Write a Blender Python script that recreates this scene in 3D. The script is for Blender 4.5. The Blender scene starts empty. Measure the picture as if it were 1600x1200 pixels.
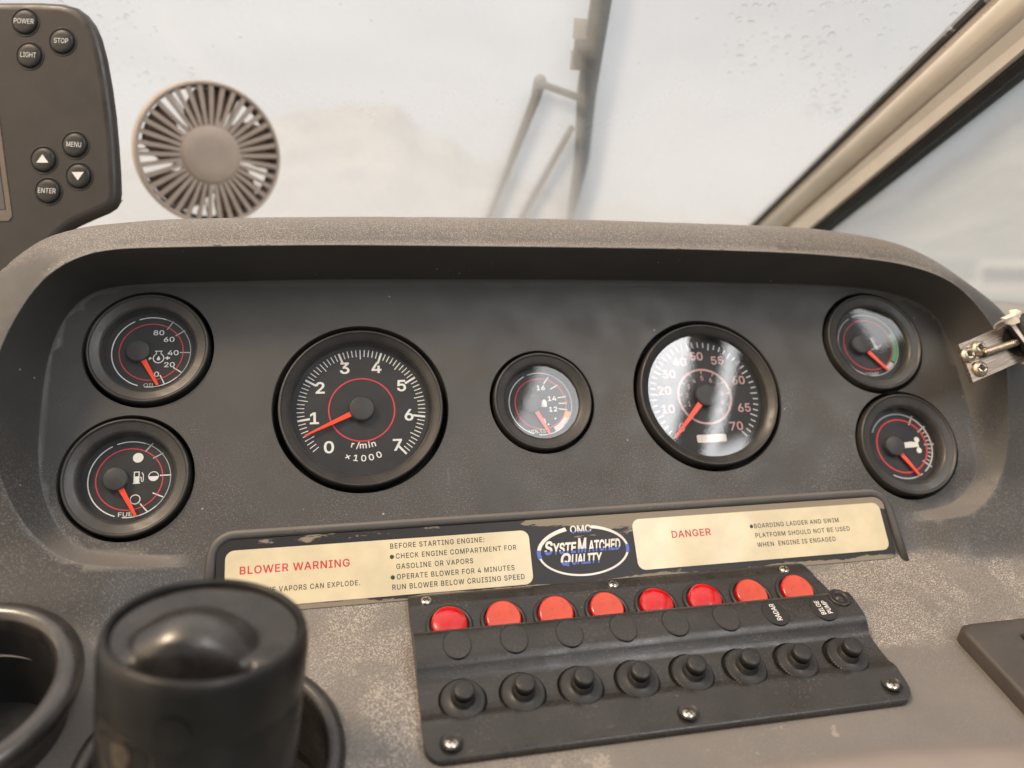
import bpy, bmesh, math, random, os
import numpy as np
from mathutils import Vector, Matrix
from mathutils.geometry import delaunay_2d_cdt

S = bpy.context.scene
COL = S.collection
R = math.radians
random.seed(7)
rng = np.random.default_rng(7)

# ------------------------------------------------------------------ frames
# "dash" coordinates: x along the dashboard, y up the instrument panel, z out of
# the panel towards the helmsman.  TILT leans the panel back in the world.
TILT = R(27)
D = Matrix(((1, 0, 0, 0),
            (0, math.sin(TILT), -math.cos(TILT), 0),
            (0, math.cos(TILT), math.sin(TILT), 0),
            (0, 0, 0, 1)))

# ------------------------------------------------------------------ camera
cam_d = bpy.data.cameras.new('camera')
cam = bpy.data.objects.new('camera', cam_d)
COL.objects.link(cam)
S.camera = cam
cam_d.sensor_width = 36
cam_d.lens = 27.045
cam_d.clip_start = 0.01
cam_d.clip_end = 3000
cx = Vector((0.97806413, -0.08862608, 0.18850988))
cy = Vector((0.02917033, 0.95433146, 0.29732232))
cz = Vector((-0.20625142, -0.2853014, 0.93598262))
mc = Matrix((cx, cy, cz)).transposed().to_4x4()
mc.translation = Vector((-0.10312571, -0.1426507, 0.46799131))
cam.matrix_world = D @ mc
cam_d.dof.use_dof = True
cam_d.dof.focus_distance = 0.462
cam_d.dof.aperture_fstop = 4.4

# ------------------------------------------------------------------ world
W = bpy.data.worlds.new('World')
S.world = W
W.use_nodes = True
nt = W.node_tree
for n in list(nt.nodes):
    nt.nodes.remove(n)
NW = nt.nodes.new
LW = nt.links.new


def wm(op, a, b=None, c=None):
    n = NW('ShaderNodeMath')
    n.operation = op
    for i, v in enumerate((a, b, c)):
        if v is None:
            continue
        if isinstance(v, (int, float)):
            n.inputs[i].default_value = v
        else:
            LW(v, n.inputs[i])
    return n.outputs[0]


def wstep(v, a, b):
    n = NW('ShaderNodeMapRange')
    n.interpolation_type = 'SMOOTHSTEP'
    n.inputs[1].default_value = a
    n.inputs[2].default_value = b
    LW(v, n.inputs[0])
    return n.outputs[0]


out = NW('ShaderNodeOutputWorld')
bg = NW('ShaderNodeBackground')
LW(bg.outputs[0], out.inputs[0])
tc = NW('ShaderNodeTexCoord')
sep = NW('ShaderNodeSeparateXYZ')
LW(tc.outputs['Generated'], sep.inputs[0])
sky = NW('ShaderNodeTexSky')
sky.sky_type = 'NISHITA'
sky.sun_disc = False
sky.sun_elevation = R(57)
sky.sun_rotation = R(-112)
skys = NW('ShaderNodeVectorMath')
skys.operation = 'SCALE'
LW(sky.outputs[0], skys.inputs[0])
skys.inputs[3].default_value = 0.06
# overcast cloud layer
mp = NW('ShaderNodeMapping')
mp.inputs['Scale'].default_value = (1.0, 1.0, 2.6)
LW(tc.outputs['Generated'], mp.inputs[0])
nz = NW('ShaderNodeTexNoise')
nz.inputs['Scale'].default_value = 2.2
nz.inputs['Detail'].default_value = 4
LW(mp.outputs[0], nz.inputs['Vector'])
cr = NW('ShaderNodeValToRGB')
cr.color_ramp.elements[0].position = 0.36
cr.color_ramp.elements[0].color = (0.67, 0.675, 0.69, 1)
cr.color_ramp.elements[1].position = 0.66
cr.color_ramp.elements[1].color = (0.94, 0.925, 0.91, 1)
LW(nz.outputs[0], cr.inputs[0])
mix = NW('ShaderNodeMixRGB')
mix.inputs[0].default_value = 0.85
LW(skys.outputs[0], mix.inputs[1])
LW(cr.outputs[0], mix.inputs[2])
# aft sky dimmed, bright patches added as openings that reflect in the gauge glass
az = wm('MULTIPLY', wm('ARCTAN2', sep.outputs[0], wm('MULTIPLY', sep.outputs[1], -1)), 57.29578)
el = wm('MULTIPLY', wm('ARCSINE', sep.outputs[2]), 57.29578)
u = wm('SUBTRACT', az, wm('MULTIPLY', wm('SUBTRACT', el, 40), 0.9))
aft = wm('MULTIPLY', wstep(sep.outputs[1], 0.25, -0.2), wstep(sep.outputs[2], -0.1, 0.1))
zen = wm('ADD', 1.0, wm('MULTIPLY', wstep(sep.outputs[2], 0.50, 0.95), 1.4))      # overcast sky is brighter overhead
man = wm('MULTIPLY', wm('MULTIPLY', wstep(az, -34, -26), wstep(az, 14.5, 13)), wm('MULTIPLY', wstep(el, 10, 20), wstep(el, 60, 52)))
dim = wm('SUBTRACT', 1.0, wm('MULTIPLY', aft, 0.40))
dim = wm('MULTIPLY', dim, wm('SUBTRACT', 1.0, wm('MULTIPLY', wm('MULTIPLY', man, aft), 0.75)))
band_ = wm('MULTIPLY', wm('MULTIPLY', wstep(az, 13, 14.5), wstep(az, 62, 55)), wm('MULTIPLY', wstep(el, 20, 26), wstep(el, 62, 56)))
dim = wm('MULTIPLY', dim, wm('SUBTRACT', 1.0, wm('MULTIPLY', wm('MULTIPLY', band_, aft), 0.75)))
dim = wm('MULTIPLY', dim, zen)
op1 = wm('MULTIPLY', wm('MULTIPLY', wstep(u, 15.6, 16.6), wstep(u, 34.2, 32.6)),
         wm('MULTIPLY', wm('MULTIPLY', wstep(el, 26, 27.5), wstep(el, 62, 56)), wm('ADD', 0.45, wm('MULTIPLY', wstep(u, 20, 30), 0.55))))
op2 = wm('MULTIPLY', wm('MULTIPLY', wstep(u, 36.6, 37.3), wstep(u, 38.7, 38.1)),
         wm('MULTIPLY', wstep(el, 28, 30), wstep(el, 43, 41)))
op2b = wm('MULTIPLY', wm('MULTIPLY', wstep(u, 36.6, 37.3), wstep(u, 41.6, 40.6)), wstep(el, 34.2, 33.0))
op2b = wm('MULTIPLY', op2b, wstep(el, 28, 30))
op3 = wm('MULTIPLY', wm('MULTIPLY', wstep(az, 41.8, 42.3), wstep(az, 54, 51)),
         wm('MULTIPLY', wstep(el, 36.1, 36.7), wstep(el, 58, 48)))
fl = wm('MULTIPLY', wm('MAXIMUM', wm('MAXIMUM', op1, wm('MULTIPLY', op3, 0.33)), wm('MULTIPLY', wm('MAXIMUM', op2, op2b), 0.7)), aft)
side_fill = wm('MULTIPLY', wm('MULTIPLY', wstep(az, -120, -95), wstep(az, -36, -50)), wm('MULTIPLY', wstep(el, -4, 4), wstep(el, 48, 34)))  # warm glow added low on the left to brighten the post and panel
stren = wm('ADD', wm('ADD', dim, wm('MULTIPLY', side_fill, 2.2)), wm('MULTIPLY', fl, 18.0))
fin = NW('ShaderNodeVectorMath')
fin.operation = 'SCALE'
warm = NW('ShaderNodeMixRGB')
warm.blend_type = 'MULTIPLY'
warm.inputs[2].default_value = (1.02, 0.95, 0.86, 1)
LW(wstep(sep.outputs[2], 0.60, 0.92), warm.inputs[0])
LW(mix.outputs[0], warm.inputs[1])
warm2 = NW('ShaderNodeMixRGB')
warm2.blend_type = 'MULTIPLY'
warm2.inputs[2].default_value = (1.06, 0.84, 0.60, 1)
LW(side_fill, warm2.inputs[0])
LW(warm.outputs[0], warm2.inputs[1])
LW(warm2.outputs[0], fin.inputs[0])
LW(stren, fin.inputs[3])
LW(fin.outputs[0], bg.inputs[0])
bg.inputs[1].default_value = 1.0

# ------------------------------------------------------------------ sun (veiled by cloud)
sd = bpy.data.lights.new('sun', 'SUN')
sun = bpy.data.objects.new('sun', sd)
COL.objects.link(sun)
sd.energy = 2.5
sd.angle = R(14)
sd.color = (1.0, 0.77, 0.53)
sdir = Vector((math.sin(R(-112)) * math.cos(R(57)), math.cos(R(-112)) * math.cos(R(57)), math.sin(R(57))))
sun.rotation_euler = sdir.to_track_quat('Z', 'Y').to_euler()
sun.location = sdir * 5

S.view_settings.view_transform = 'Standard'
S.view_settings.look = 'None'
S.view_settings.exposure = 0.0
S.view_settings.gamma = 1.0
S.view_settings.use_curve_mapping = False
S.cycles.max_bounces = 10
S.cycles.transparent_max_bounces = 24
S.cycles.use_denoising = True
S.cycles.sample_clamp_indirect = 6.0


# ------------------------------------------------------------------ materials
class Nodes:
    def __init__(self, name):
        self.m = bpy.data.materials.new(name)
        self.m.use_nodes = True
        self.t = self.m.node_tree
        self.b = self.t.nodes['Principled BSDF']
        self.tc = self.t.nodes.new('ShaderNodeTexCoord')

    def n(self, k, **kw):
        x = self.t.nodes.new(k)
        for a, v in kw.items():
            if a in x.inputs:
                x.inputs[a].default_value = v
            else:
                setattr(x, a, v)
        return x

    def l(self, a, b):
        self.t.links.new(a, b)

    def noise(self, scale, detail=3, rough=0.5, vec=None, dist=0.0):
        x = self.n('ShaderNodeTexNoise')
        x.inputs['Scale'].default_value = scale
        x.inputs['Detail'].default_value = detail
        x.inputs['Roughness'].default_value = rough
        x.inputs['Distortion'].default_value = dist
        self.l(vec or self.tc.outputs['Object'], x.inputs['Vector'])
        return x.outputs[0]

    def rng(self, v, a, b, c=0.0, d=1.0, smooth=True):
        x = self.n('ShaderNodeMapRange')
        if smooth:
            x.interpolation_type = 'SMOOTHSTEP'
        for i, q in enumerate((a, b, c, d)):
            x.inputs[i + 1].default_value = q
        self.l(v, x.inputs[0])
        return x.outputs[0]

    def math(self, op, a, b=None):
        x = self.n('ShaderNodeMath')
        x.operation = op
        for i, v in enumerate((a, b)):
            if v is None:
                continue
            if isinstance(v, (int, float)):
                x.inputs[i].default_value = v
            else:
                self.l(v, x.inputs[i])
        return x.outputs[0]

    def mix(self, f, a, b):
        x = self.n('ShaderNodeMixRGB')
        for i, v in enumerate((f, a, b)):
            if isinstance(v, (int, float)):
                x.inputs[i].default_value = v
            elif isinstance(v, tuple):
                x.inputs[i].default_value = v + (1,)
            else:
                self.l(v, x.inputs[i])
        return x.outputs[0]

    def bump(self, h, strength, dist=0.0004):
        x = self.n('ShaderNodeBump')
        x.inputs['Strength'].default_value = strength
        x.inputs['Distance'].default_value = dist
        self.l(h, x.inputs['Height'])
        self.l(x.outputs[0], self.b.inputs['Normal'])
        return x

    def set(self, **kw):
        for k, v in kw.items():
            k = k.replace('_', ' ')
            i = self.b.inputs[k]
            if isinstance(v, (int, float)):
                i.default_value = v
            elif isinstance(v, tuple):
                i.default_value = v + (1,)
            else:
                self.l(v, i)


def up_amount(M, a, b):
    g = M.n('ShaderNodeNewGeometry')
    s = M.n('ShaderNodeSeparateXYZ')
    M.l(g.outputs['Normal'], s.inputs[0])
    return M.rng(s.outputs[2], a, b)


def simple(name, col, rough=0.5, var=0.15, nscale=60, bump=0.0, bscale=900, metal=0.0, spec=0.5, coat=0.0, dust=0.0,
           dustcol=(0.36, 0.30, 0.25), **kw):
    M = Nodes(name)
    v = M.noise(nscale, 4, 0.6)
    dark = tuple(c * (1 - var) for c in col)
    lite = tuple(min(1, c * (1 + var)) for c in col)
    c = M.mix(M.rng(v, 0.3, 0.7), dark, lite)
    if dust:
        d = M.math('MULTIPLY', M.rng(M.noise(1400, 2, 0.6), 0.60, 0.72), M.rng(M.noise(45, 3), 0.35, 0.7, 0.15, 1))
        d = M.math('MULTIPLY', d, dust)
        c = M.mix(d, c, dustcol)
    M.set(Base_Color=c, Metallic=metal, Roughness=M.rng(M.noise(nscale * 2.3, 3), 0.3, 0.7, max(0.02, rough - 0.07), rough + 0.07))
    M.b.inputs['Specular IOR Level'].default_value = spec
    if coat:
        M.b.inputs['Coat Weight'].default_value = coat
        M.b.inputs['Coat Roughness'].default_value = 0.06
    if bump:
        M.bump(M.noise(bscale, 2), bump)
    for k, q in kw.items():
        M.b.inputs[k.replace('_', ' ')].default_value = q
    return M.m


def dash_material():
    M = Nodes('dash_plastic')
    sx = M.n('ShaderNodeSeparateXYZ')
    M.l(M.tc.outputs['Object'], sx.inputs[0])
    X, U = sx.outputs[0], sx.outputs[1]
    big = M.noise(14, 4, 0.6)
    base = M.mix(M.rng(big, 0.3, 0.7), (0.058, 0.0555, 0.053), (0.073, 0.0695, 0.0665))
    up = up_amount(M, 0.54, 0.90)                       # settled film of salt and dust
    film = M.math('MULTIPLY', up, M.rng(M.noise(22, 5, 0.65), 0.25, 0.75, 0.75, 1.0))
    c = M.mix(M.math('MULTIPLY', film, 0.41), base, (0.32, 0.285, 0.255))
    # pale salt specks, dense on the shelf right of the placard, thinned out where it has been wiped
    fine = M.rng(M.noise(1250, 3, 0.75), 0.515, 0.575)
    patch = M.rng(M.noise(26, 4, 0.6, dist=0.4), 0.40, 0.56)
    edge = M.math('ADD', U, M.math('MULTIPLY', M.noise(30, 4, 0.6), 0.035))
    wiped = M.math('MULTIPLY', M.rng(edge, -0.165, -0.160), 1.0)
    wiped = M.math('MAXIMUM', wiped, M.rng(X, 0.02, 0.0))
    wiped = M.math('MULTIPLY', wiped, M.math('MAXIMUM', M.math('MULTIPLY', M.rng(X, -0.19, -0.08, 0.12, 1.0), M.rng(U, -0.110, -0.122)), M.rng(U, 0.05, 0.07, 0.0, 0.46)))
    patch = M.math('MAXIMUM', patch, M.rng(U, 0.04, 0.06, 0.0, 0.75))
    spk = M.math('MULTIPLY', M.math('MULTIPLY', fine, M.rng(up, 0.1, 0.6)), M.math('MULTIPLY', wiped, M.rng(patch, 0, 1, 0.35, 1)))
    c = M.mix(M.math('MULTIPLY', spk, 0.85), c, (0.60, 0.53, 0.46))
    crust = M.math('MULTIPLY', M.rng(M.noise(55, 5, 0.7), 0.63, 0.66), M.math('MULTIPLY', up, M.rng(U, -0.14, -0.16)))
    c = M.mix(M.math('MULTIPLY', crust, 0.35), c, (0.50, 0.43, 0.36))
    # faint dust all over the instrument face
    fd = M.math('MULTIPLY', M.rng(M.noise(1150, 3, 0.65), 0.52, 0.64), M.rng(M.math('ADD', M.noise(18, 4), M.rng(U, 0.06, -0.09, -0.22, 0.18)), 0.38, 0.80))
    c = M.mix(M.math('MULTIPLY', fd, 0.55), c, (0.26, 0.235, 0.215))
    # a few larger crumbs
    vo = M.n('ShaderNodeTexVoronoi')
    vo.inputs['Scale'].default_value = 95
    M.l(M.tc.outputs['Object'], vo.inputs['Vector'])
    cr = M.math('MULTIPLY', M.rng(vo.outputs['Distance'], 0.075, 0.055), M.rng(M.noise(33, 2), 0.56, 0.60))
    c = M.mix(M.math('MULTIPLY', cr, 0.7), c, (0.48, 0.42, 0.36))
    # hairline scratches
    mpn = M.n('ShaderNodeMapping')
    mpn.inputs['Scale'].default_value = (260, 6, 30)
    mpn.inputs['Rotation'].default_value = (0, 0, 0.2)
    M.l(M.tc.outputs['Object'], mpn.inputs[0])
    sc = M.math('MULTIPLY', M.rng(M.noise(1.0, 2, vec=mpn.outputs[0]), 0.70, 0.73), M.rng(M.noise(16, 2), 0.52, 0.62))
    c = M.mix(M.math('MULTIPLY', sc, 0.22), c, (0.3, 0.28, 0.26))
    rough = M.rng(M.noise(40, 4), 0.3, 0.7, 0.44, 0.60)
    M.set(Base_Color=c, Roughness=rough)
    M.b.inputs['Specular IOR Level'].default_value = 0.45
    h = M.math('ADD', M.noise(1300, 2, 0.6), M.math('MULTIPLY', spk, 0.9))
    M.bump(h, 0.30, 0.0003)
    return M.m


MT = {}
MT['dash'] = dash_material()
MT['bezel'] = simple('bezel_black', (0.040, 0.037, 0.035), 0.40, 0.2, 50, 0.10, 1800, dust=0.35)
MT['dial'] = simple('dial_black', (0.016, 0.016, 0.017), 0.6, 0.1, 30)
MT['white'] = simple('print_white', (0.80, 0.80, 0.78), 0.6, 0.05)
MT['grey_print'] = simple('print_grey', (0.50, 0.51, 0.52), 0.6, 0.05)
MT['red_print'] = simple('print_red', (0.62, 0.045, 0.06), 0.6, 0.05)
MT['pink_print'] = simple('print_pink', (0.50, 0.31, 0.31), 0.6, 0.05)
MT['green_print'] = simple('print_green', (0.06, 0.32, 0.15), 0.6, 0.05)
MT['amber_print'] = simple('print_amber', (0.70, 0.34, 0.05), 0.6, 0.05)
MT['needle'] = simple('needle_orange', (1.0, 0.075, 0.022), 0.4, 0.05)
MT['hub'] = simple('hub_black', (0.035, 0.034, 0.034), 0.5, 0.1, 80, 0.05)
MT['black'] = simple('black_plastic', (0.020, 0.020, 0.021), 0.42, 0.15, 40, 0.12, 1500, dust=0.25)
MT['black_clean'] = simple('black_rubber', (0.016, 0.016, 0.017), 0.5, 0.15, 50, 0.05, 1500)
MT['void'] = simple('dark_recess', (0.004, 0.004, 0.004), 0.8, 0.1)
MT['panel'] = simple('switch_panel_plastic', (0.027, 0.0243, 0.023), 0.31, 0.15, 40, 0.18, 1500, dust=0.55)
MT['knob'] = simple('breaker_plastic', (0.017, 0.016, 0.0155), 0.45, 0.2, 90, 0.10, 1500, dust=0.45)
MT['red_lens'] = simple('red_lens', (0.52, 0.003, 0.006), 0.20, 0.10, 140, spec=0.6, coat=0.4)
MT['red_face'] = simple('red_lens_sheen', (0.55, 0.070, 0.038), 0.34, 0.10, 140, spec=0.5, coat=0.15)  # paler orange stands for light reflected off the leaning caps
MT['steel'] = simple('stainless', (0.62, 0.57, 0.50), 0.24, 0.1, 200, metal=1.0)
MT['brass'] = simple('weathered_steel', (0.50, 0.42, 0.32), 0.32, 0.15, 200, metal=1.0)
MT['dark_slot'] = simple('screw_slot', (0.06, 0.05, 0.04), 0.6, 0.1, metal=0.5)
MT['cream'] = simple('cream_label', (0.655, 0.570, 0.385), 0.38, 0.09, 30, 0.03, 300, coat=0.25)
MT['ink'] = simple('black_ink', (0.030, 0.028, 0.027), 0.5, 0.1)
MT['red_ink'] = simple('red_ink', (0.56, 0.035, 0.040), 0.5, 0.1)
MT['blue_ink'] = simple('blue_ink', (0.09, 0.14, 0.52), 0.5, 0.1)
MT['silver_ink'] = simple('silver_ink', (0.74, 0.71, 0.66), 0.45, 0.1)
MT['device'] = simple('device_shell', (0.034, 0.029, 0.0265), 0.40, 0.12, 35, 0.12, 1800, dust=0.15)
MT['button'] = simple('device_button', (0.019, 0.0178, 0.017), 0.42, 0.15, 60, 0.05)
MT['fan'] = simple('fan_plastic', (0.62, 0.51, 0.435), 0.5, 0.06, 40)
MT['fan_dark'] = simple('fan_inner', (0.10, 0.075, 0.062), 0.5, 0.1, 40)
MT['blade'] = simple('fan_blade', (0.34, 0.25, 0.20), 0.45, 0.1, 40)
MT['alu_paint'] = simple('cream_frame_paint', (0.76, 0.68, 0.585), 0.34, 0.05, 20, spec=0.5, coat=0.2)
MT['gasket'] = simple('rubber_gasket', (0.030, 0.026, 0.025), 0.6, 0.2, 60)
MT['wiper'] = simple('wiper_black', (0.19, 0.175, 0.155), 0.5, 0.2, 60)
MT['wiper_arm'] = simple('wiper_arm_grey', (0.10, 0.095, 0.085), 0.5, 0.2, 60)
MT['tumbler'] = simple('tumbler_black', (0.0125, 0.0115, 0.0108), 0.38, 0.25, 40, 0.10, 900, spec=0.35, dust=0.12)
MT['lid'] = simple('lid_black', (0.026, 0.022, 0.020), 0.33, 0.3, 60, bump=0.14, bscale=220, spec=0.7, coat=0.15, dust=0.25)
MT['bronze'] = simple('faded_bronze_print', (0.075, 0.055, 0.036), 0.5, 0.3, 200)
MT['vent'] = simple('vent_brown', (0.055, 0.046, 0.040), 0.42, 0.1, 50, 0.15, 1500, dust=0.25)
MT['rim'] = simple('wheel_rim_pale', (0.215, 0.178, 0.16), 0.45, 0.08, 30)
MT['tape'] = simple('tape_white', (0.74, 0.66, 0.56), 0.5, 0.08, 80)
MT['tie'] = simple('zip_tie_white', (0.62, 0.56, 0.52), 0.4, 0.05, 80)
MT['orange'] = simple('orange_flake', (0.75, 0.22, 0.06), 0.6, 0.2, 300)
MT['screen'] = simple('screen_glass', (0.045, 0.043, 0.045), 0.10, 0.1, 20, coat=0.6)
MT['screen_rim'] = simple('screen_rim', (0.16, 0.125, 0.10), 0.3, 0.1, 50)
MT['hull'] = simple('boat_white', (0.76, 0.76, 0.74), 0.4, 0.05, 1)
MT['boat_glass'] = simple('boat_window', (0.05, 0.06, 0.07), 0.2, 0.1, 1)
MT['hill'] = simple('hill_green', (0.34, 0.345, 0.345), 0.9, 0.25, 0.02)
MT['roof_tile'] = simple('house_roof', (0.30, 0.17, 0.12), 0.8, 0.1, 1)


def brushed():
    M = Nodes('brushed_aluminium')
    mpn = M.n('ShaderNodeMapping')
    mpn.inputs['Scale'].default_value = (40, 2600, 40)
    M.l(M.tc.outputs['Object'], mpn.inputs[0])
    v = M.noise(1.0, 3, 0.6, vec=mpn.outputs[0])
    c = M.mix(M.rng(v, 0.4, 0.6), (0.14, 0.115, 0.095), (0.42, 0.36, 0.30))
    M.set(Base_Color=c, Metallic=0.85, Roughness=0.42)
    M.bump(v, 0.35, 0.0003)
    return M.m


MT['brushed'] = brushed()


def plate_mat():
    # dark acrylic plate, its backing print flaking to a dull grey-gold along the edges
    M = Nodes('placard_acrylic')
    sx = M.n('ShaderNodeSeparateXYZ')
    M.l(M.tc.outputs['Object'], sx.inputs[0])
    mpn = M.n('ShaderNodeMapping')
    mpn.inputs['Scale'].default_value = (38, 150, 38)
    M.l(M.tc.outputs['Object'], mpn.inputs[0])
    v = M.noise(1.0, 5, 0.65, vec=mpn.outputs[0], dist=0.3)
    fromtop = M.rng(sx.outputs[1], -0.0125, -0.006, 0, 0.16)
    frombot = M.rng(sx.outputs[1], -0.041, -0.046, 0, 0.34)
    right = M.rng(sx.outputs[0], -0.02, 0.06, -0.06, 0.34)
    e = M.math('ADD', v, M.math('ADD', fromtop, frombot))
    e = M.math('ADD', e, M.math('MULTIPLY', right, M.rng(sx.outputs[1], -0.02, -0.007)))
    f = M.rng(e, 0.66, 0.72)
    c = M.mix(f, (0.024, 0.023, 0.024), (0.24, 0.205, 0.155))
    M.set(Base_Color=c, Roughness=M.rng(f, 0, 1, 0.42, 0.5))
    M.b.inputs['Specular IOR Level'].default_value = 0.3
    M.bump(e, 0.15, 0.0002)
    return M.m


MT['plate'] = plate_mat()


def lens_mat():
    M = Nodes('gauge_lens')
    t = M.t
    tr = M.n('ShaderNodeBsdfTransparent')
    gl = M.n('ShaderNodeBsdfGlossy')
    gl.inputs['Roughness'].default_value = 0.015
    fr = M.n('ShaderNodeFresnel')
    ge = M.n('ShaderNodeNewGeometry')
    M.l(M.rng(ge.outputs['Backfacing'], 0, 1, 1.75, 1 / 1.75, smooth=False), fr.inputs['IOR'])
    df = M.n('ShaderNodeBsdfDiffuse')
    df.inputs['Color'].default_value = (0.5, 0.47, 0.44, 1)
    mx = M.n('ShaderNodeMixShader')
    M.l(fr.outputs[0], mx.inputs[0])
    M.l(tr.outputs[0], mx.inputs[1])
    M.l(gl.outputs[0], mx.inputs[2])
    mx2 = M.n('ShaderNodeMixShader')
    M.l(M.math('MULTIPLY', M.rng(M.noise(70, 5, 0.7), 0.45, 0.8), 0.035), mx2.inputs[0])
    M.l(mx.outputs[0], mx2.inputs[1])
    M.l(df.outputs[0], mx2.inputs[2])
    M.l(mx2.outputs[0], t.nodes['Material Output'].inputs[0])
    return M.m


MT['lens'] = lens_mat()


def pane_mat(name, lo, hi, axis_scale=(5, 1.2, 1.2), tint=(0.625, 0.642, 0.660), low=0.0):
    # wet, misted pane: clear film + thin milky condensation in streaks
    M = Nodes(name)
    tr = M.n('ShaderNodeBsdfTransparent')
    tl = M.n('ShaderNodeBsdfTranslucent')
    tl.inputs['Color'].default_value = tint + (1,)
    gl = M.n('ShaderNodeBsdfGlossy')
    gl.inputs['Roughness'].default_value = 0.05
    mpn = M.n('ShaderNodeMapping')
    mpn.inputs['Scale'].default_value = axis_scale
    M.l(M.tc.outputs['Object'], mpn.inputs[0])
    f1 = M.noise(2.2, 5, 0.6, vec=mpn.outputs[0], dist=0.6)
    f2 = M.noise(120, 3, 0.6)
    f = M.math('ADD', M.math('MULTIPLY', f1, 0.85), M.math('MULTIPLY', f2, 0.15))
    fog = M.rng(f, 0.3, 0.7, lo, hi)
    if low:
        sy = M.n('ShaderNodeSeparateXYZ')
        M.l(M.tc.outputs['Object'], sy.inputs[0])
        fog = M.math('ADD', fog, M.rng(sy.outputs[1], 0.40, 0.05, 0.0, low))
    mx = M.n('ShaderNodeMixShader')
    M.l(fog, mx.inputs[0])
    M.l(tr.outputs[0], mx.inputs[1])
    M.l(tl.outputs[0], mx.inputs[2])
    m2 = M.n('ShaderNodeMixShader')
    m2.inputs[0].default_value = 0.03
    M.l(mx.outputs[0], m2.inputs[1])
    M.l(gl.outputs[0], m2.inputs[2])
    M.l(m2.outputs[0], M.t.nodes['Material Output'].inputs[0])
    return M.m


MT['pane'] = pane_mat('misted_windshield', 0.20, 0.33, low=0.27)
MT['side_pane'] = pane_mat('misted_side_glass', 0.48, 0.62, tint=(0.49, 0.51, 0.52))


def drop_mat():
    M = Nodes('water_drop')
    g = M.n('ShaderNodeBsdfGlass')
    g.inputs['IOR'].default_value = 1.33
    g.inputs['Roughness'].default_value = 0.0
    t = M.n('ShaderNodeBsdfTransparent')
    mx = M.n('ShaderNodeMixShader')
    mx.inputs[0].default_value = 0.5
    M.l(t.outputs[0], mx.inputs[1])
    M.l(g.outputs[0], mx.inputs[2])
    M.l(mx.outputs[0], M.t.nodes['Material Output'].inputs[0])
    return M.m


MT['drop'] = drop_mat()


def water_mat():
    M = Nodes('harbour_water')
    M.set(Base_Color=M.mix(M.rng(M.noise(0.2, 4), 0.3, 0.7), (0.10, 0.12, 0.115), (0.17, 0.19, 0.18)), Roughness=0.25)
    M.bump(M.noise(1.3, 4), 0.4, 0.1)
    return M.m


MT['water'] = water_mat()


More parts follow.
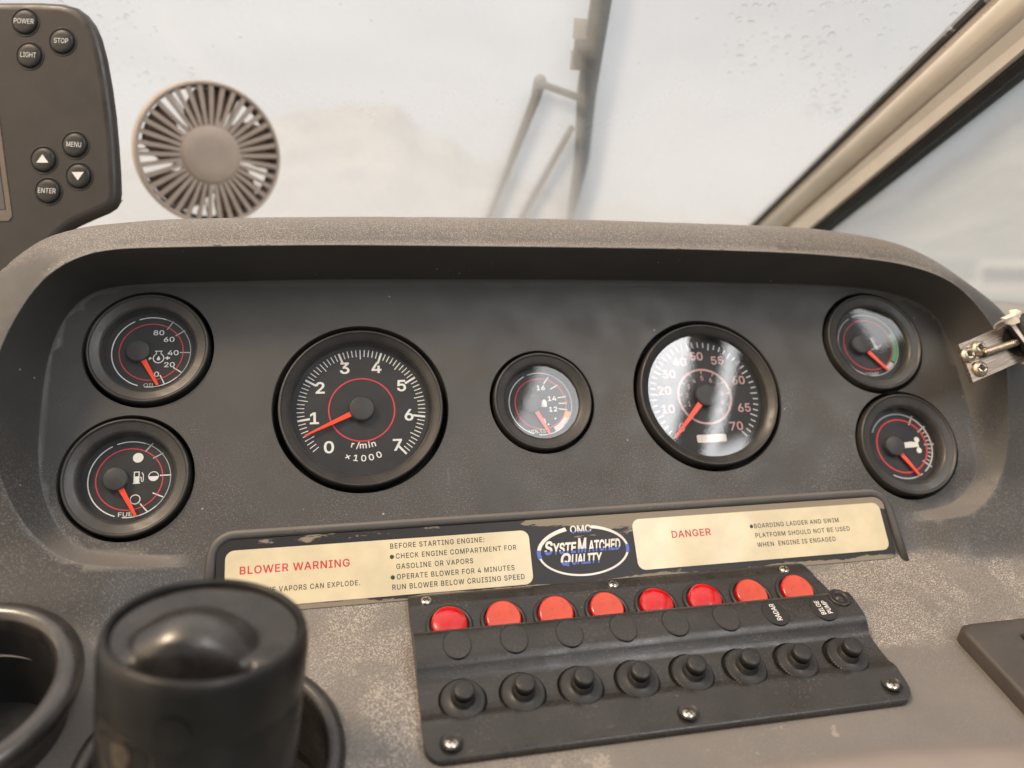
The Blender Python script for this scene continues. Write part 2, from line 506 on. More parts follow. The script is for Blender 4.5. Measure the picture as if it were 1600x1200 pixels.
# ------------------------------------------------------------------ mesh builder
class MB:
    def __init__(self):
        self.v, self.f, self.mi, self.sm, self.mats = [], [], [], [], []

    def slot(self, m):
        if m not in self.mats:
            self.mats.append(m)
        return self.mats.index(m)

    def add(self, vs, fs, m, smooth=False, M=None):
        o = len(self.v)
        k = self.slot(m)
        for p in vs:
            p = Vector(p)
            self.v.append(M @ p if M is not None else p)
        for f in fs:
            self.f.append(tuple(i + o for i in f))
            self.mi.append(k)
            self.sm.append(smooth)
        return self

    def lathe(self, prof, m, seg=64, M=None, smooth=True, cap0=False, cap1=False):
        vs, fs = [], []
        n = len(prof)
        for i in range(seg):
            a = 2 * math.pi * i / seg
            for r, z in prof:
                vs.append((r * math.cos(a), r * math.sin(a), z))
        for i in range(seg):
            j = (i + 1) % seg
            for k in range(n - 1):
                fs.append((i * n + k, j * n + k, j * n + k + 1, i * n + k + 1))
        if cap0:
            fs.append(tuple(i * n for i in range(seg))[::-1])
        if cap1:
            fs.append(tuple(i * n + n - 1 for i in range(seg)))
        return self.add(vs, fs, m, smooth, M)

    def disc(self, r, z, m, seg=48, c=(0, 0), M=None):
        vs = [(c[0] + r * math.cos(2 * math.pi * i / seg), c[1] + r * math.sin(2 * math.pi * i / seg), z) for i in range(seg)]
        return self.add(vs, [tuple(range(seg))], m, False, M)

    def arc(self, r0, r1, a0, a1, z, m, c=(0, 0), M=None):
        n = max(2, int(abs(a1 - a0) / 4))
        vs, fs = [], []
        for i in range(n + 1):
            a = R(a0 + (a1 - a0) * i / n)
            vs += [(c[0] + r0 * math.cos(a), c[1] + r0 * math.sin(a), z), (c[0] + r1 * math.cos(a), c[1] + r1 * math.sin(a), z)]
        for i in range(n):
            fs.append((2 * i, 2 * i + 1, 2 * i + 3, 2 * i + 2))
        return self.add(vs, fs, m, False, M)

    def tick(self, r0, r1, a, w, z, m, c=(0, 0), w2=None, M=None):
        a = R(a)
        d = Vector((math.cos(a), math.sin(a)))
        p = Vector((-d.y, d.x))
        w2 = w if w2 is None else w2
        q = [d * r0 - p * w / 2, d * r1 - p * w2 / 2, d * r1 + p * w2 / 2, d * r0 + p * w / 2]
        return self.add([(c[0] + s.x, c[1] + s.y, z) for s in q], [(0, 1, 2, 3)], m, False, M)

    def poly(self, pts, z, m, M=None):
        return self.add([(x, y, z) for x, y in pts], [tuple(range(len(pts)))], m, False, M)

    def prism(self, pts, z0, z1, m, M=None, smooth=False):
        n = len(pts)
        vs = [(x, y, z0) for x, y in pts] + [(x, y, z1) for x, y in pts]
        fs = [tuple(range(n))[::-1], tuple(range(n, 2 * n))]
        fs += [(i, (i + 1) % n, n + (i + 1) % n, n + i) for i in range(n)]
        return self.add(vs, fs, m, smooth, M)

    def box(self, x0, x1, y0, y1, z0, z1, m, M=None):
        return self.prism([(x0, y0), (x1, y0), (x1, y1), (x0, y1)], z0, z1, m, M)

    def tube(self, path, rad, m, seg=14, caps=True, closed=False):
        path = [Vector(p) for p in path]
        rads = rad if isinstance(rad, (list, tuple)) else [rad] * len(path)
        vs, fs = [], []
        prev = None
        N = len(path)
        for i, p in enumerate(path):
            t = (path[min(i + 1, N - 1)] - path[max(i - 1, 0)]).normalized()
            if prev is None:
                a = t.orthogonal().normalized()
            else:
                a = (prev - t * prev.dot(t)).normalized()
            prev = a
            b = t.cross(a)
            for k in range(seg):
                s = 2 * math.pi * k / seg
                vs.append(p + (a * math.cos(s) + b * math.sin(s)) * rads[i])
        for i in range(N - 1):
            for k in range(seg):
                k2 = (k + 1) % seg
                fs.append((i * seg + k, i * seg + k2, (i + 1) * seg + k2, (i + 1) * seg + k))
        if caps:
            fs.append(tuple(range(seg))[::-1])
            fs.append(tuple((N - 1) * seg + k for k in range(seg)))
        return self.add(vs, fs, m, True)

    def sphere(self, c, r, m, nu=20, nv=10, M=None, squash=(1, 1, 1)):
        vs, fs = [], []
        for j in range(nv + 1):
            ph = math.pi * j / nv
            for i in range(nu):
                a = 2 * math.pi * i / nu
                vs.append((c[0] + r * squash[0] * math.sin(ph) * math.cos(a), c[1] + r * squash[1] * math.sin(ph) * math.sin(a),
                           c[2] + r * squash[2] * math.cos(ph)))
        for j in range(nv):
            for i in range(nu):
                i2 = (i + 1) % nu
                fs.append((j * nu + i, (j + 1) * nu + i, (j + 1) * nu + i2, j * nu + i2))
        return self.add(vs, fs, m, True, M)

    def text(self, s, x, y, h, m, z, align='CENTER', rot=0.0, sx=1.0, bold=0.0, shear=0.0, space=1.0, width=None, split=None, M=None):
        """flat lettering; h = capital height; width fits the run; split = (fraction of cap height, material below it)"""
        vs, fs = text_mesh(s, bold, shear, space)
        if not vs:
            return self
        k = h / CAP
        xs = [p[0] for p in vs]
        x0, x1 = min(xs), max(xs)
        if width is not None:
            sx = width / ((x1 - x0) * k)
        ox = {'CENTER': -(x0 + x1) / 2, 'LEFT': -x0, 'RIGHT': -x1}[align]
        oy = -CAP / 2 if align == 'CENTER' else 0.0
        c, q = math.cos(R(rot)), math.sin(R(rot))

        def tf(p):
            a, b = (p[0] + ox) * k * sx, (p[1] + oy) * k
            return (x + a * c - b * q, y + a * q + b * c, z)
        if split is None:
            return self.add([tf(p) for p in vs], fs, m, False, M)
        bm = bmesh.new()
        bv = [bm.verts.new((p[0], p[1], 0)) for p in vs]
        for f in fs:
            try:
                bm.faces.new([bv[i] for i in f])
            except ValueError:
                pass
        yc = CAP * split[0]
        bmesh.ops.bisect_plane(bm, geom=bm.verts[:] + bm.edges[:] + bm.faces[:], plane_co=(0, yc, 0), plane_no=(0, 1, 0))
        bm.verts.index_update()
        vv = [tf(p.co) for p in bm.verts]
        up = [tuple(p.index for p in f.verts) for f in bm.faces if f.calc_center_median().y >= yc]
        dn = [tuple(p.index for p in f.verts) for f in bm.faces if f.calc_center_median().y < yc]
        bm.free()
        self.add(vv, up, m, False, M)
        return self.add(vv, dn, split[1], False, M)

    def mesh(self, name):
        me = bpy.data.meshes.new(name)
        me.from_pydata([tuple(p) for p in self.v], [], self.f)
        for m in self.mats:
            me.materials.append(MT[m])
        me.polygons.foreach_set('material_index', self.mi)
        me.polygons.foreach_set('use_smooth', self.sm)
        me.update()
        return me


try:
    FONT = bpy.data.fonts.load(os.path.join(bpy.utils.resource_path('LOCAL'), 'datafiles', 'fonts', 'Inter.woff2'))
except Exception:
    FONT = None
_tm = {}


def fill_outline(me, bold):
    nb = {}
    for e in me.edges:
        a_, b_ = e.vertices
        nb.setdefault(a_, []).append(b_)
        nb.setdefault(b_, []).append(a_)
    seen, loops = set(), []
    for st in range(len(me.vertices)):
        if st in seen or st not in nb:
            continue
        loop, prev, cur = [], None, st
        nxt = (st + 1) if (st + 1) in nb[st] else nb[st][0]
        while cur not in seen:
            seen.add(cur)
            loop.append(cur)
            cand = [q for q in nb[cur] if q not in seen]
            if not cand:
                break
            cur = nxt if nxt in cand and len(loop) == 1 else cand[0]
        P = []
        for q in loop:
            co = me.vertices[q].co.xy
            if not P or (co - P[-1]).length > 1e-5:
                P.append(co.copy())
        if len(P) > 2 and (P[0] - P[-1]).length < 1e-5:
            P.pop()
        if len(P) > 2:
            loops.append(P)
    if not loops:
        return ([], [])
    area = lambda P: 0.5 * sum(P[i].x * P[(i + 1) % len(P)].y - P[(i + 1) % len(P)].x * P[i].y for i in range(len(P)))
    sg = 1 if area(max(loops, key=lambda P: abs(area(P)))) > 0 else -1
    V2, E2, polys = [], [], []
    for P in loops:
        n = len(P)
        Q = []
        for i in range(n):
            d1 = (P[i] - P[i - 1]).normalized()
            d2 = (P[(i + 1) % n] - P[i]).normalized()
            n1, n2 = Vector((d1.y, -d1.x)), Vector((d2.y, -d2.x))
            h = n1 + n2
            if h.length < 1e-6:
                h = n1
            h = h.normalized()
            k = min(1.6, 1 / max(0.3, h.dot(n1)))
            Q.append(P[i] + h * (bold * sg * k))
        o = len(V2)
        V2 += Q
        E2 += [(o + i, o + (i + 1) % n) for i in range(n)]
        polys.append(np.array([tuple(q) for q in Q]))
    r = delaunay_2d_cdt(V2, E2, [], 0, 1e-6)
    vv = np.array([tuple(v) for v in r[0]])
    tr_ = np.array([f for f in r[2] if len(f) == 3])
    cc_ = vv[tr_].mean(1)
    wn = np.zeros(len(cc_), int)
    for P in polys:
        x0, y0 = P[:, 0], P[:, 1]
        x1, y1 = np.roll(x0, -1), np.roll(y0, -1)
        for j in range(len(P)):
            side = (x1[j] - x0[j]) * (cc_[:, 1] - y0[j]) - (cc_[:, 0] - x0[j]) * (y1[j] - y0[j])
            wn += ((y0[j] <= cc_[:, 1]) & (y1[j] > cc_[:, 1]) & (side > 0)).astype(int)
            wn -= ((y0[j] > cc_[:, 1]) & (y1[j] <= cc_[:, 1]) & (side < 0)).astype(int)
    return ([(p[0], p[1], 0.0) for p in vv], [tuple(int(q) for q in t) for t, w_ in zip(tr_, wn) if w_ != 0])



def text_mesh(s, bold=0.0, shear=0.0, space=1.0):
    key = (s, bold, shear, space)
    if key in _tm:
        return _tm[key]
    c = bpy.data.curves.new('lettering', 'FONT')
    if FONT:
        c.font = FONT
    c.body = s
    c.size = 1.0
    c.dimensions = '2D'
    c.fill_mode = 'NONE'
    c.shear = shear
    c.space_character = space
    c.resolution_u = 4
    o = bpy.data.objects.new('lettering', c)
    COL.objects.link(o)
    dg = bpy.context.evaluated_depsgraph_get()
    dg.update()
    me = bpy.data.meshes.new_from_object(o.evaluated_get(dg))
    r = fill_outline(me, bold)
    bpy.data.objects.remove(o)
    bpy.data.curves.remove(c)
    bpy.data.meshes.remove(me)
    _tm[key] = r
    return r


CAP = max(p[1] for p in text_mesh('H')[0])


# ------------------------------------------------------------------ object helpers
def frame(o, x, z):
    z = Vector(z).normalized()
    x = Vector(x)
    x = (x - z * x.dot(z)).normalized()
    y = z.cross(x)
    m = Matrix((x, y, z)).transposed().to_4x4()
    m.translation = Vector(o)
    return m


def tag(o, label, cat, group=None, kind=None):
    if label:
        o['label'] = label
    if cat:
        o['category'] = cat
    if group:
        o['group'] = group
    if kind:
        o['kind'] = kind
    return o


def thing(name, label, cat, M=Matrix(), group=None):
    o = bpy.data.objects.new(name, None)
    o.empty_display_size = 0.02
    COL.objects.link(o)
    o.matrix_world = M
    return tag(o, label, cat, group)


def put(name, mb, parent=None, M=None, bevel=0.0, seg=2, label=None, angle=35):
    me = mb.mesh(name) if isinstance(mb, MB) else mb
    o = bpy.data.objects.new(name, me)
    COL.objects.link(o)
    if parent is not None:
        o.parent = parent
    if M is not None:
        if parent is None:
            o.matrix_world = M
        else:
            o.matrix_local = M
    if bevel:
        b = o.modifiers.new('bevel', 'BEVEL')
        b.width = bevel
        b.segments = seg
        b.limit_method = 'ANGLE'
        b.angle_limit = R(angle)
        b.harden_normals = False
    if label:
        o['label'] = label
    return o


def rrect(x0, x1, y0, y1, r, n=6):
    p = []
    for cx_, cy_, a in ((x1 - r, y1 - r, 0), (x0 + r, y1 - r, 90), (x0 + r, y0 + r, 180), (x1 - r, y0 + r, 270)):
        for i in range(n + 1):
            t = R(a + 90 * i / n)
            p.append((cx_ + r * math.cos(t), cy_ + r * math.sin(t)))
    return p


# ------------------------------------------------------------------ the setting outside
wt = MB()
wt.add([(-900, -200, -2.2), (900, -200, -2.2), (900, 1500, -2.2), (-900, 1500, -2.2)], [(0, 1, 2, 3)], 'water')
tag(put('water', wt), 'grey green harbour water beyond the side window', 'water', kind='structure')

# hill range: crest elevation (degrees) by azimuth from the helm
crest = [(-60, 5), (-40, 6.0), (-21, 7.0), (-12, 6.2), (-4, 9.0), (3, 10.2), (7.4, 7.4), (11, 6.0), (14.3, 4.4), (17, 3.4),
         (26, 2.6), (35, 3.0), (40, 5.0), (44, 8.6), (52, 9.5), (65, 6.0), (90, 4)]
hm = MB()
hv, hf = [], []
azs = np.linspace(-60, 90, 151)
els = np.interp(azs, [c[0] for c in crest], [c[1] for c in crest])
els = els + 0.25 * np.sin(azs * 1.9) + 0.15 * np.sin(azs * 4.7 + 1)
NR = 9
for i, (a, e) in enumerate(zip(azs, els)):
    for k in range(NR):
        t = k / (NR - 1)
        dist = 420 + 380 * t
        top = 800 * math.tan(R(e)) + 2.2
        z = -2.3 + top * (t ** 1.25) * (1 + 0.06 * math.sin(i * 0.9 + k * 1.7) * (1 - t))
        hv.append((dist * math.sin(R(a)), dist * math.cos(R(a)), z))
for i in range(len(azs) - 1):
    for k in range(NR - 1):
        hf.append((i * NR + k, (i + 1) * NR + k, (i + 1) * NR + k + 1, i * NR + k + 1))
hm.add(hv, hf, 'hill', True)
tag(put('hills', hm), 'pale hazy hills behind the misted windshield', 'hills', kind='structure')


def boat(label, az, dist, length, rot, group='boats moored outside the side window'):
    loc = Vector((dist * math.sin(R(az)), dist * math.cos(R(az)), -2.2))
    t = thing('motor_boat', label, 'boat', Matrix.Translation(loc) @ Matrix.Rotation(R(rot), 4, 'Z'), group)
    L, b = length, length * 0.17
    h = MB()
    n = 14
    vs, fs = [], []
    for i in range(n + 1):
        s = i / n
        w = b * (1 - max(0, (s - 0.45) / 0.55) ** 2.2)
        sh = 0.085 * L * (1 + 0.35 * s * s)
        x = (s - 0.5) * L
        vs += [(x, -w, sh), (x - 0.02 * L * s, -w * 0.7, -0.1), (x - 0.02 * L * s, w * 0.7, -0.1), (x, w, sh)]
    for i in range(n):
        for k in range(3):
            fs.append((i * 4 + k, i * 4 + k + 1, (i + 1) * 4 + k + 1, (i + 1) * 4 + k))
        fs.append((i * 4 + 3, i * 4, (i + 1) * 4, (i + 1) * 4 + 3))
    fs.append((0, 3, 2, 1))
    h.add(vs, fs, 'hull')
    put('hull', h, t)
    c = MB()
    z0 = 0.088 * L
    c.prism([(-0.25 * L, -b * 0.7), (0.16 * L, -b * 0.62), (0.22 * L, 0), (0.16 * L, b * 0.62), (-0.25 * L, b * 0.7)], z0, z0 + 0.14 * L, 'hull')
    put('cabin', c, t, bevel=0.03 * L)
    g = MB()
    g.box(-0.2 * L, 0.1 * L, -b * 0.715, b * 0.715, z0 + 0.06 * L, z0 + 0.11 * L, 'boat_glass')
    put('window', g, t)
    return t


boat('white motor boat moored outside the side window, nearest the window frame', 41.0, 26, 6.5, 70)
boat('white motor boat moored far right beyond the side window, at the edge of the photo', 46.0, 34, 9.0, 100)

# ------------------------------------------------------------------ windshield, frame and side window (world coordinates)
WA, WB, WC = Vector((0.3924, 0.405, 0.1237)), Vector((0.3695, 0.0525, 0.2739)), Vector((-0.4065, 0.7317, 0.1239))
wsn = (WB - WA).cross(WC - WA).normalized()
if wsn.z < 0:
    wsn = -wsn
ex = (WC - WA).normalized()
WM = frame(WA - wsn * 0.02, ex, wsn)
Wi = WM.inverted()
lp = lambda p: (Wi @ p).xy
PA, PB = Vector((0.3709, 0.365, 0.122)), Vector((0.3487, 0.0285, 0.2655))     # the glass is bonded to the inner side of the frame
P1, P2 = PA - (PB - PA) * 1.1, PB + (PB - PA) * 0.25
P3, P4 = P2 + (WC - WA) * 1.5, P1 + (WC - WA) * 1.5
ws = thing('windshield', 'misted wet raked windshield pane beyond the dashboard hood', 'windshield', WM)
g = MB()
g.prism([tuple(lp(p)) for p in (P1, P2, P3, P4)], 0.0, 0.004, 'pane')
put('glass_pane', g, ws)
# rain drops on the outer face
dr = MB()


def drops(region, n, r0, r1):
    (ax, ay), (bx, by) = region
    for _ in range(n):
        x, y = random.uniform(ax, bx), random.uniform(ay, by)
        r = r0 + (r1 - r0) * random.random() ** 3
        q = random.uniform(0.7, 1.2)
        dr.sphere((x, y, 0.0041), r, 'drop', 10, 6, squash=(1.0, q, 0.42))


a = lp(Vector((0.2665, 0.125, 0.2586)))
b_ = lp(Vector((0.37, 0.06, 0.268)))
c_ = lp(Vector((0.3597, 0.1667, 0.2254)))
drops(((a.x + 0.06, a.y - 0.03), (b_.x - 0.02, b_.y + 0.05)), 230, 0.0006, 0.0032)
drops(((a.x - 0.02, a.y - 0.09), (c_.x + 0.02, a.y - 0.02)), 110, 0.0005, 0.0026)
d0 = lp(Vector((-0.2912, 0.318, 0.2733)))
drops(((d0.x - 0.05, d0.y - 0.05), (d0.x + 0.06, d0.y + 0.07)), 130, 0.0008, 0.0026)
drops(((0.05, 0.1), (0.80, 0.42)), 260, 0.0005, 0.0017)
tag(put('water_drops', dr, ws), None, None, kind='stuff')

# painted aluminium corner post: profile across its width, swept up the corner
pl = thing('windshield_post', 'cream painted diagonal windshield post with black rubber gaskets', 'window frame', Matrix())
R1, R2 = Vector((0.3922, 0.2478, 0.1149)), Vector((0.3836, 0.0186, 0.2172))
dirA, dirR = (WB - WA), (R2 - R1)
La, Lb = WA - dirA * 0.5, WB + dirA * 0.8
Ra, Rb = R1 - dirR * 0.7, R2 + dirR * 1.6
viewn = Vector((-0.98, -0.08, -0.13)).normalized()


def band(name, prof, mats, bev=0.0):
    """prof: (fraction across, height towards the cabin); swept between the two ends"""
    m = MB()
    n = len(prof)
    vs = []
    for (l, r) in ((La, Ra), (Lb, Rb)):
        for f, h in prof:
            vs.append(l + (r - l) * f + viewn * h)
    m.add(vs, [(i, i + 1, n + i + 1, n + i) for i in range(n - 1)] + [tuple(range(n))[::-1], tuple(range(n, 2 * n))] +
          [(n - 1, 0, n, 2 * n - 1)], mats, len(prof) > 6)
    return put(name, m, pl)


band('gasket', [(0.0, -0.012), (0.0, 0.004), (0.03, 0.007), (0.115, 0.007), (0.125, -0.012)], 'gasket')
band('inner_flange', [(0.1255, -0.012), (0.1255, 0.003), (0.25, 0.003), (0.2505, -0.012)], 'alu_paint')
tubep = [(0.251, -0.012), (0.251, 0.004)] + [(0.251 + 0.29 * (0.5 - 0.5 * math.cos(math.pi * i / 10)), 0.004 + 0.014 * math.sin(math.pi * i / 10)) for i in range(1, 10)] + [(0.541, 0.004), (0.541, -0.012)]
band('round_rail', tubep, 'alu_paint')
band('groove', [(0.5415, -0.012), (0.5415, -0.004), (0.605, -0.004), (0.6055, -0.012)], 'gasket')
band('outer_flange', [(0.606, -0.012), (0.606, 0.008), (0.62, 0.011), (0.87, 0.009), (0.885, 0.006), (0.8855, -0.012)], 'alu_paint')
band('gasket', [(0.886, -0.012), (0.886, 0.004), (0.93, 0.006), (0.99, 0.002), (1.0, -0.012)], 'gasket')

sw = thing('side_window', 'misted side window pane right of the cream post', 'window', Matrix())
g = MB()
off = Vector((0.95, -0.42, -0.06))
Rc_ = R2 + dirR * 0.2
q = [Ra, Rc_, Rc_ + off, Ra + off]
nn = (q[1] - q[0]).cross(q[2] - q[0]).normalized() * 0.004
g.add(q + [p + nn for p in q], [(0, 1, 2, 3), (7, 6, 5, 4), (0, 4, 5, 1), (1, 5, 6, 2), (2, 6, 7, 3), (3, 7, 4, 0)], 'side_pane')
put('glass_pane', g, sw)

# wiper outside the glass
wp = thing('windshield_wiper', 'grey wiper blade and linkage standing outside the misted windshield', 'wiper', Matrix())
V = Vector
m = MB()


def strip(pts, widths, thick, mat, mb):
    pts = [V(p) for p in pts]
    vs, fs = [], []
    for i, p in enumerate(pts):
        t = (pts[min(i + 1, len(pts) - 1)] - pts[max(i - 1, 0)]).normalized()
        s = t.cross(wsn).normalized() * widths[i] / 2
        vs += [p - s, p + s, p + s + wsn * thick, p - s + wsn * thick]
    for i in range(len(pts) - 1):
        for k in range(4):
            fs.append((i * 4 + k, i * 4 + (k + 1) % 4, i * 4 + 4 + (k + 1) % 4, i * 4 + 4 + k))
    fs += [(0, 1, 2, 3), tuple(len(vs) - 4 + k for k in (3, 2, 1, 0))]
    mb.add(vs, fs, mat)


strip([(0.0768, 0.0229, 0.3272), (0.0882, 0.0980, 0.2940), (0.0976, 0.1319, 0.2784), (0.1212, 0.2426, 0.2285), (0.1486, 0.3427, 0.1822), (0.1731, 0.4665, 0.1267), (0.1906, 0.5337, 0.0958)],
      [0.015, 0.016, 0.0165, 0.018, 0.016, 0.0085, 0.007], 0.012, 'wiper', m)
put('blade', m, wp, bevel=0.001)
m = MB()
strip([(0.0971, 0.1731, 0.2614), (0.1056, 0.2094, 0.2449)], [0.016, 0.016], 0.016, 'wiper', m)
put('clip', m, wp, bevel=0.002)
m = MB()
m.tube([V(p) for p in ((0.0754, 0.2404, 0.2371), (0.1110, 0.2463, 0.2286), (0.1232, 0.2487, 0.2256))], 0.0034, 'wiper_arm')
m.sphere(V((0.0751, 0.2372, 0.2385)), 0.0058, 'wiper_arm')
put('cross_arm', m, wp)
m = MB()
m.tube([V(p) for p in ((0.0754, 0.2419, 0.2365), (0.0770, 0.2586, 0.2293), (0.0771, 0.4401, 0.1540), (0.0770, 0.5054, 0.1269))], [0.0058, 0.0050, 0.0036, 0.0036], 'wiper_arm')
put('linkage_arm', m, wp)
m = MB()
m.tube([V(p) for p in ((0.1222, 0.2934, 0.2072), (0.1160, 0.4726, 0.1339), (0.1136, 0.5240, 0.1129))], [0.0034, 0.004, 0.004], 'wiper_arm')
put('linkage_arm', m, wp)

# ------------------------------------------------------------------ dashboard moulding
C0 = [(-0.193, 0.0726), (-0.12, 0.0742), (-0.05, 0.0743), (0.0269, 0.074), (0.09, 0.0733), (0.1471, 0.0719), (0.2228, 0.0691), (0.2728, 0.0648),
      (0.300, 0.0580), (0.318, 0.0485), (0.327, 0.037), (0.3312, 0.011), (0.332, -0.030), (0.330, -0.056), (0.325, -0.076), (0.313, -0.090),
      (0.298, -0.0975), (0.275, -0.100), (0.1, -0.098), (-0.05, -0.096), (-0.193, -0.0945), (-0.2328, -0.0918), (-0.2526, -0.0862), (-0.2649, -0.0715),
      (-0.2729, -0.0515), (-0.2762, -0.0294), (-0.2765, 0.0038), (-0.2750, 0.0253), (-0.2703, 0.0441), (-0.2626, 0.058), (-0.2522, 0.0665),
      (-0.2391, 0.0700), (-0.2162, 0.0718)]
C1 = [(-0.2389, 0.0736), (-0.2073, 0.0757), (-0.1181, 0.0779), (-0.05, 0.0780), (0.018, 0.0778), (0.08, 0.0774), (0.1297, 0.0767), (0.2050, 0.0742),
      (0.2637, 0.0692), (0.2942, 0.0625), (0.3190, 0.0505), (0.3360, 0.027), (0.3420, 0.010), (0.3445, -0.02), (0.3440, -0.05), (0.3400, -0.077),
      (0.325, -0.096), (0.305, -0.1050), (0.277, -0.1070), (0.1, -0.1050), (-0.05, -0.1030), (-0.193, -0.1015), (-0.2350, -0.0990), (-0.2570, -0.0930), (-0.2720, -0.0775),
      (-0.2850, -0.05), (-0.2890, -0.0106), (-0.2844, 0.018), (-0.2767, 0.0388), (-0.2682, 0.0551), (-0.2559, 0.0664)]
C2 = [(-0.330, -0.06), (-0.326, 0.0), (-0.3140, 0.045), (-0.2951, 0.0716), (-0.2768, 0.0891), (-0.2571, 0.0973), (-0.2365, 0.1009), (-0.2082, 0.104), (-0.1567, 0.1062),
      (-0.0786, 0.1081), (0.0246, 0.1085), (0.1417, 0.1066), (0.2156, 0.1047), (0.2558, 0.1002), (0.2911, 0.0933), (0.3151, 0.0826), (0.3378, 0.0666),
      (0.3682, 0.04), (0.3766, 0.0148), (0.3788, -0.0194), (0.3790, -0.066), (0.385, -0.12), (0.40, -0.20), (0.40, -0.32), (-0.330, -0.32)]
DECK_O = np.array((0, -0.13, 0.0024))
BD = R(44.6)
dkN = np.array((0, math.sin(BD), math.cos(BD)))
dkU = np.array((0, math.cos(BD), -math.sin(BD)))


def deck(x, v, h=0.0):
    p = DECK_O + np.array((x, 0, 0)) + v * dkU + h * dkN
    return Vector(p)


def sst(x, a, b):
    t = np.clip((x - a) / (b - a), 0, 1)
    return t * t * (3 - 2 * t)


def resample(c, step):
    c = np.array(c + [c[0]])
    # Catmull-Rom for smooth corners
    n = len(c) - 1
    out = []
    for i in range(n):
        p0, p1, p2, p3 = c[(i - 1) % n], c[i], c[(i + 1) % n], c[(i + 2) % n]
        l = np.linalg.norm(p2 - p1)
        k = max(1, int(l / step))
        for j in range(k):
            t = j / k
            # centripetal-ish: limited tangents
            m1 = (p2 - p0) * 0.5
            m2 = (p3 - p1) * 0.5
            for mm in (m1, m2):
                q = np.linalg.norm(mm)
                if q > l:
                    mm *= l / q
            h00, h10, h01, h11 = 2 * t**3 - 3 * t**2 + 1, t**3 - 2 * t**2 + t, -2 * t**3 + 3 * t**2, t**3 - t**2
            out.append(h00 * p1 + h10 * m1 + h01 * p2 + h11 * m2)
    return np.array(out)


A0, A1, A2 = resample(C0, 0.004), resample(C1, 0.004), resample(C2, 0.004)


def inside(poly, P):
    x, y = P[:, 0], P[:, 1]
    r = np.zeros(len(P), bool)
    n = len(poly)
    j = n - 1
    for i in range(n):
        xi, yi = poly[i]
        xj, yj = poly[j]
        c = ((yi > y) != (yj > y)) & (x < (xj - xi) * (y - yi) / (yj - yi + 1e-15) + xi)
        r ^= c
        j = i
    return r


def dist(poly, P):
    a = poly
    b = np.roll(poly, -1, axis=0)
    best = np.full(len(P), 1e9)
    for p, q in zip(a, b):
        d = q - p
        L = d @ d + 1e-15
        t = np.clip(((P - p) @ d) / L, 0, 1)
        r = np.hypot(P[:, 0] - (p[0] + t * d[0]), P[:, 1] - (p[1] + t * d[1]))
        best = np.minimum(best, r)
    return best


def cant(P):
    x = P[:, 0] - 0.185
    k = 0.006
    sp = k * np.log1p(np.exp(np.clip(x / k, -50, 50)))
    return sp * math.tan(R(2.5)) * sst(P[:, 1], -0.105, -0.065)


def base(P):
    U = P[:, 1]
    k = 0.0022 + 0.011 * np.maximum(sst(P[:, 0], -0.195, -0.245), sst(P[:, 0], 0.255, 0.300))
    a = -(U + 0.084) * math.tan(R(3))
    a = np.where(U > -0.084, 0, a)
    y = -(U + 0.13)
    sp = k * np.log1p(np.exp(np.clip(y / k, -60, 60)))
    return a + sp * (math.tan(BD) - math.tan(R(3)))


def height(P):
    i0, i1, i2 = inside(A0, P), inside(A1, P), inside(A2, P)
    d0, d1, d2 = dist(A0, P), dist(A1, P), dist(A2, P)
    U, X = P[:, 1], P[:, 0]
    lo = base(P) + cant(P)
    side = np.maximum(sst(X, -0.185, -0.235), sst(X, 0.262, 0.30))
    side = np.maximum(side, sst(U, -0.08, -0.05))
    d = np.interp(U, [-0.140, -0.115, -0.085, 0.0, 0.1], [0.0, 0.0085, 0.0125, 0.0380, 0.041]) * side
    hi = base(P) + d
    t = d0 / (d0 + d1 + 1e-9)
    e = t ** 1.15
    z = np.where(i0, lo, lo + (hi - lo) * e)
    # rim band outside the recess, sloping back to the outer edge
    s = d1 / (d1 + d2 + 1e-9)
    topw = np.maximum(sst(U, -0.05, 0.02), 0)
    drop = (0.002 * np.minimum(s * 10, 1) + 0.013 * s ** 1.3 + 0.004 * s ** 8) * topw
    z = np.where(i1, z, hi - drop)
    # behind the silhouette everything falls away
    over = np.where(i2, 0, d2)
    fall = np.where(over > 0, 0.02 * (over / 0.004) ** 0.5 * np.minimum(over / 0.004, 1) + over * 9, 0)
    z = z - fall * np.where(U < -0.1, 0.35, 1)
    return z


GAUGES = dict(tach=(-0.0961, -0.0121, 0.0539), volt=(0.0192, -0.0123, 0.0350), speed=(0.136, -0.0113, 0.0538),
              temp=(0.269, 0.0223, 0.0390), trim=(0.2768, -0.0538, 0.0387), oil=(-0.2206, 0.029, 0.0371), fuel=(-0.2291, -0.0488, 0.0367))
holes = []
for k, (gx, gy, gr) in GAUGES.items():
    holes.append(np.array([(gx + gr * math.cos(t), gy + gr * math.sin(t)) for t in np.linspace(0, 2 * math.pi, 97)[:-1]]))
HOLD = (-0.1686, -0.0950, 0.0505)       # tumbler holder opening in shelf coordinates
holes.append(np.array([tuple(deck(HOLD[0] + HOLD[2] * math.cos(t), HOLD[1] + HOLD[2] * math.sin(t)).xy) for t in np.linspace(0, 2 * math.pi, 97)[:-1]]))

pts, edges = [], []


def add_loop(L, closed=True):
    o = len(pts)
    pts.extend([tuple(p) for p in L])
    for i in range(len(L) - (0 if closed else 1)):
        edges.append((o + i, o + (i + 1) % len(L)))
    return list(range(o, o + len(L)))


CUP = (-0.2834, -0.0597, 0.0455)
holes.append(np.array([tuple(deck(CUP[0] + CUP[2] * math.cos(t), CUP[1] + CUP[2] * math.sin(t)).xy) for t in np.linspace(0, 2 * math.pi, 97)[:-1]]))
hidx = [add_loop(h) for h in holes]
nh = len(pts)
extra = []


